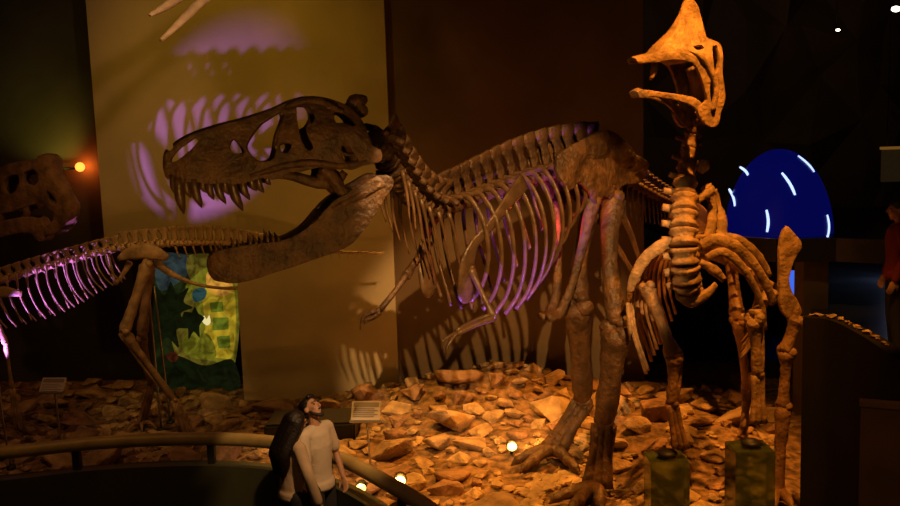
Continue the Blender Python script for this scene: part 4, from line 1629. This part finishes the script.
def person(name, label, base, yaw, H, pose, male, cloth):
    """base: point between the feet; yaw: direction faced; returns the thing"""
    R = Matrix.Rotation(yaw, 3, 'Z')           # local +y = forward, +x = right

    def L(x, y, z):
        return V(base) + R @ V((x * H / 1.75, y * H / 1.75, z * H / 1.75))
    root = thing(name, label, 'person', base)
    lean = pose.get('lean', (0, 0))
    sh_w = .185 if male else .155
    hp_w = .095

    def T(x, y, z):                            # torso point, leaning above the hips
        k = max(0, z - .95)
        return L(x + lean[0] * k, y + lean[1] * k, z)
    bm = B()
    # torso
    cx = [(0, 0, .92, .135, .105), (0, 0, 1.02, .13, .10), (0, .01, 1.15, .132, .10), (0, .01, 1.28, .15, .108), (0, 0, 1.38, .15, .10)]
    cxf = [tuple(c_ + (d_ - c_) * u for c_, d_ in zip(cx[i], cx[i + 1])) for i in range(len(cx) - 1) for u in (0, .25, .5, .75)] + [cx[-1]]
    for x, y, z, a, b in cxf:
        ell(bm, T(x, y, z), (a * .97, b * .97, .07), rot=R, sub=3)
    chain(bm, [T(-sh_w, -.01, 1.405), T(0, -.01, 1.42), T(sh_w, -.01, 1.405)], [.058, .06, .058])
    chain(bm, [T(0, -.015, 1.40), T(0, -.01, 1.50), pose['head'](T) - (pose['up'](R)) * .05], [.06, .052, .055])
    # legs
    for s in (-1, 1):
        chain(bm, [L(s * hp_w, 0, .90), L(s * .10, .02, .50), L(s * .10, -.01, .10)], [.085, .058, .042])
        ell(bm, L(s * .105, .06, .05), (.045, .125, .045), rot=R, sub=2)
    # arms
    arms = {}
    for s in (-1, 1):
        sh = T(s * (sh_w + .01), -.01, 1.40)
        el, wr = pose['arm'](s, L, T)
        chain(bm, [sh, sh.lerp(el, .5), el, el.lerp(wr, .4), wr], [.052, .045, .038, .036, .026])
        hand(bm, wr, wr - el, pose['thumb'](s, R), pose['palm'](s, R))
        arms[s] = (sh, el, wr)
    # head
    hc, fu, ff = pose['head'](T), pose['up'](R), pose['face'](R)
    fr = ff.cross(fu).normalized()
    ff = fu.cross(fr).normalized()
    HR = Matrix((fr, ff, fu)).transposed()

    def Hd(x, y, z):
        return hc + HR @ V((x, y, z))
    ell(bm, Hd(0, -.012, .035), (.073, .092, .088), rot=HR, sub=3)
    ell(bm, Hd(0, .025, -.025), (.060, .068, .085), rot=HR, sub=3)
    ell(bm, Hd(0, .062, -.092), (.030, .025, .024), rot=HR, sub=2)
    tube(bm, [Hd(0, .086, .025), Hd(0, .103, -.005), Hd(0, .112, -.024), Hd(0, .092, -.032)], [.010, .012, .016, .010], 8)
    for s in (-1, 1):
        ell(bm, Hd(s * .075, -.012, -.005), (.012, .022, .034), rot=HR, sub=2)
        ell(bm, Hd(s * .03, .080, .030), (.026, .014, .010), rot=HR, sub=2)
        ell(bm, Hd(s * .04, .066, -.025), (.022, .018, .02), rot=HR, sub=2)
    ell(bm, Hd(0, .090, -.058), (.024, .010, .006), rot=HR, sub=2)
    ell(bm, Hd(0, .088, -.067), (.020, .010, .006), rot=HR, sub=2)
    body = fuse(obj('body', bm, M['skin'], root), .009, 3)
    for s in (-1, 1):
        bm = B()
        ell(bm, Hd(s * .031, .081, .012), (.015, .010, .0085), rot=HR, sub=2)
        obj('eye', bm, M['hair'], root)
        bm = B()
        tube(bm, [Hd(s * .012, .094, .032), Hd(s * .03, .094, .038), Hd(s * .052, .080, .030)], [.004, .006, .003], 6)
        obj('eyebrow', bm, M['hair'], root)
    # clothes
    bm = B()
    zlow = .86
    hem = [(0, 0, .88, .150, .12), (0, 0, .91, .150, .118)]
    for x, y, z, a, b in hem + cxf:
        ell(bm, T(x, y, z), (a * 1.13, b * 1.16, .072), rot=R, sub=3)
    chain(bm, [T(-sh_w, -.01, 1.40), T(0, -.012, 1.415), T(sh_w, -.01, 1.40)], [.070, .076, .070])
    for s in (-1, 1):
        sh, el, wr = arms[s]
        if cloth['sleeve'] == 'long':
            chain(bm, [sh, sh.lerp(el, .5), el, el.lerp(wr, .5), el.lerp(wr, .92)], [.068, .062, .055, .052, .046])
        else:
            chain(bm, [sh, sh.lerp(el, .4), sh.lerp(el, .8)], [.068, .066, .064])
    fuse(obj('shirt', bm, M[cloth['top']], root), .012, 3)
    bm = B()
    ell(bm, L(0, 0, .93), (.150, .120, .10), rot=R, sub=3)
    for s in (-1, 1):
        chain(bm, [L(s * hp_w, 0, .88), L(s * .10, .02, .50), L(s * .10, -.01, .09)], [.100, .076, .066])
    fuse(obj('trousers', bm, M[cloth['legs']], root), .012, 3)
    for s in (-1, 1):
        bm = B()
        ell(bm, L(s * .105, .065, .045), (.052, .14, .05), rot=R, sub=3)
        box(bm, (-.05, -.13, -.045), (.05, .13, -.03), rot=R, c=L(s * .105, .065, .048))
        obj('shoe', bm, M['shoe'], root)
    return root, Hd, HR, T, L


def dirv(yaw, pitch):
    return V((-math.sin(yaw) * math.cos(pitch), math.cos(yaw) * math.cos(pitch), math.sin(pitch)))


# the man: looks up to the right with his head tipped back
mb = P(318, 440, 8.55)
mb.z = 0
my = math.radians(-118)                        # faces right and a little towards the viewer
mpose = {
    'head': lambda T: T(-.02, -.045, 1.615),
    'up': lambda R: (R @ V((-.25, -.62, .75))).normalized(),
    'face': lambda R: (R @ V((-.12, .68, .72))).normalized(),
    'lean': (-.02, -.06),
    'arm': lambda s, L, T: ((L(.24, .02, 1.12), L(.22, .08, .86)) if s > 0 else (L(-.28, .0, 1.13), L(-.22, .12, .90))),
    'thumb': lambda s, R: R @ V((0, 1, 0)),
    'palm': lambda s, R: R @ V((-s, 0, 0)),
}
man, Hd, HR, T, L = person('person', 'man in a cream T-shirt with dark beard tipping his head back to look up', mb, my, 1.77, mpose, True, {'sleeve': 'short', 'top': 'shirt', 'legs': 'jeans'})
bm = B()
ell(bm, Hd(0, -.030, .055), (.084, .094, .086), rot=HR, sub=3)
ell(bm, Hd(0, -.062, .0), (.074, .055, .075), rot=HR, sub=3)
for s in (-1, 1):
    ell(bm, Hd(s * .068, -.02, .03), (.018, .035, .035), rot=HR, sub=2)
tube(bm, [Hd(-.05, .045, .105), Hd(0, .055, .118), Hd(.05, .045, .105)], [.022, .028, .022], 10)
fuse(obj('hair', bm, M['hair'], man), .009, 1)
bm = B()
tube(bm, [Hd(-.066, .015, -.03), Hd(-.056, .045, -.075), Hd(-.028, .075, -.105), Hd(0, .085, -.112), Hd(.028, .075, -.105), Hd(.056, .045, -.075), Hd(.066, .015, -.03)], [.010, .018, .020, .022, .020, .018, .010], 10)
tube(bm, [Hd(-.03, .093, -.055), Hd(0, .104, -.046), Hd(.03, .093, -.055)], [.006, .008, .006], 8)
fuse(obj('beard', bm, M['beard'], man), .007, 1)

# the woman: long dark hair, seen from behind, leaning her head to his shoulder
wb = P(290, 440, 8.40)
wb.z = 0
wy = math.radians(-52)
wpose = {
    'head': lambda T: T(.03, .03, 1.625),
    'up': lambda R: (R @ V((.28, .05, .95))).normalized(),
    'face': lambda R: (R @ V((.05, .92, .35))).normalized(),
    'lean': (.05, .02),
    'arm': lambda s, L, T: ((L(.30, .02, 1.16), L(.34, .10, .86)) if s > 0 else (L(-.22, .05, 1.12), L(-.14, .2, .92))),
    'thumb': lambda s, R: R @ V((0, 1, 0)),
    'palm': lambda s, R: R @ V((-s, 0, 0)),
}
wom, Hd, HR, T, L = person('person', 'woman with long dark hair and beige top leaning on the man, seen from behind', wb, wy, 1.70, wpose, False, {'sleeve': 'long', 'top': 'top', 'legs': 'trousers'})
bm = B()
ell(bm, Hd(0, -.02, .05), (.088, .10, .085), rot=HR, sub=3)
ell(bm, Hd(0, -.05, -.02), (.092, .075, .11), rot=HR, sub=3)
for k in range(9):
    a = math.radians(-120 + 30 * k)
    x, y = .085 * math.sin(a), -.035 - .055 * math.cos(a)
    s0 = Hd(x, y, .0)
    e0 = T(x * 1.15, -.135 - .02 * math.cos(a), 1.10 + .03 * (k % 3))
    m0 = T(x * 1.3, -.13 - .03 * math.cos(a), 1.36)
    tube(bm, [Hd(x * .8, y * .9, .07), s0, m0, m0.lerp(e0, .5), e0], [.035, .046, .052, .048, .018], 10, n=18)
fuse(obj('hair', bm, M['hair'], wom), .010, 1)

# visitor in red on the raised walk at the right edge
vb = P(897, 300, 9.3)
vb.z = PZ_
vpose = {
    'head': lambda T: T(0, .01, 1.63),
    'up': lambda R: V((0, 0, 1)),
    'face': lambda R: R @ V((0, 1, 0)),
    'lean': (0, 0),
    'arm': lambda s, L, T: (L(s * .27, -.02, 1.12), L(s * .26, .08, .86)),
    'thumb': lambda s, R: R @ V((0, 1, 0)),
    'palm': lambda s, R: R @ V((-s, 0, 0)),
}
vis, Hd, HR, T, L = person('person', 'dim visitor in a red jacket standing on the raised walk at the right edge', vb, math.radians(75), 1.62, vpose, True, {'sleeve': 'long', 'top': 'redcloth', 'legs': 'trousers'})
bm = B()
ell(bm, Hd(0, -.02, .05), (.086, .10, .085), rot=HR, sub=3)
ell(bm, Hd(0, -.05, -.02), (.084, .065, .10), rot=HR, sub=3)
fuse(obj('hair', bm, M['hair'], vis), .010, 1)

# flat dark slab lying behind the couple
q0, q1 = P(268, 421, 11.6), P(357, 421, 11.6)
sl = thing('slab', 'flat black slab lying among the rocks behind the couple', 'slab', ((q0.x + q1.x) / 2, 11.6, .45))
bm = B()
zt = P(312, 417, 11.6).z
box(bm, (q0.x, 11.3, .25), (q1.x, 12.0, zt))
bmesh.ops.bevel(bm, geom=bm.edges[:], offset=.03, segments=2, affect='EDGES')
obj('block', bm, M['black'], sl, False)
for k_ in range(4):
    KEEP.append((q0.x + (q1.x - q0.x) * (k_ + .5) / 4, 11.65, .42))
# ------------------------------------------------------------------ fill the rock bed
scatter(14, (.60, .95), 3000, (-1.6, 4.4), (7.2, 13.2), lambda x, y: True)
scatter(30, (.40, .75), 5000, (-8.8, -.6), (9.3, 14.6))
scatter(70, (.34, .56), 9000, (-1.6, 4.4), (7.2, 13.2), gap=.78)
scatter(92, (.20, .36), 9000, (-1.6, 4.4), (7.2, 13.2), gap=.78)
scatter(94, (.22, .42), 9000, (-8.8, -.6), (9.3, 14.6), gap=.8)
for o in LOCS_ROCK:
    if o.location.x < -2.2:
        tag(o, 'rough brown sandstone rock in the bed behind the handrail at left', 'rock', 'rocks of the left bank')
    elif o.location.x < 1.35:
        tag(o, 'rough tan sandstone rock below the lit wall in the middle of the bed', 'rock', 'rocks of the middle bed')
    else:
        tag(o, 'orange lit sandstone rock around the legs of the duck-billed skeleton', 'rock', 'rocks around the right skeleton')
# the countless chips of stone between the rocks
bm = B()
rg = random.Random(9)
n_ = 0
while n_ < 1500:
    x, y = rg.uniform(-8.0, 4.2), rg.uniform(7.2, 13.8)
    if y < rail_y(x) + .36 or x > SIDE * max(y, 8.2) - .2 or (x > XM - .2 and y > 13.25):
        continue
    s = rg.uniform(.06, .17)
    if any((x - a) ** 2 + (y - b) ** 2 < (.52 * c + .4 * s) ** 2 for a, b, c in placed) or any((x - a) ** 2 + (y - b) ** 2 < (.75 * c + .5 * s) ** 2 for a, b, c in KEEP):
        continue
    px, py = pix((x, y, gz(x, y)))
    if not (-20 < px < 830 and py < 530):
        continue
    pts = []
    g = bmesh.ops.create_icosphere(bm, subdivisions=1, radius=.5)
    R_ = Matrix.Rotation(rg.uniform(0, 6), 3, 'Z') @ Matrix.Rotation(rg.uniform(-.4, .4), 3, 'X')
    ax = V((s * rg.uniform(.9, 1.5), s * rg.uniform(.7, 1.1), s * rg.uniform(.35, .6)))
    c_ = V((x, y, gz(x, y) + s * .12))
    for v in g['verts']:
        k = 1 + .35 * noise.noise(v.co * 2.3 + V((n_, 0, 0)))
        v.co = c_ + R_ @ V((v.co.x * ax.x * k, v.co.y * ax.y * k, v.co.z * ax.z * k))
    n_ += 1
o = obj('gravel', bm, M['rock2'], None, False)
tag(o, 'broken sandstone chips filling the gaps between the larger rocks', 'gravel', kind='stuff')
# small stones lying along the top of the black ramp wall
ks = 0
for k in range(15):
    i = 15 + int(k * 1.6)
    if i >= len(TOP) - 1:
        break
    p = TOP[i]
    tdir = (TOP[i + 1] - TOP[i - 1]).normalized()
    n = V((tdir.y, -tdir.x, 0))
    s = random.uniform(.05, .11)
    o = bpy.data.objects.new('stone', kinds[k % 8])
    C.objects.link(o)
    o.scale = (s, s * .9, s * .9)
    o.location = V((p.x, p.y, 2.5 + s * .22)) + n * .07
    o.rotation_euler = (0, 0, random.uniform(0, 6))
    tag(o, 'small stone lying on top of the black ramp wall at right', 'stone', 'stones along the ramp wall')

# ------------------------------------------------------------------ picture settings
vs = S.view_settings
vs.view_transform = 'Standard'
vs.look = 'None'
vs.exposure = 0.0
vs.gamma = 1.0
vs.use_curve_mapping = False
S.cycles.use_denoising = True
S.cycles.max_bounces = 8
S.cycles.sample_clamp_indirect = 3.0
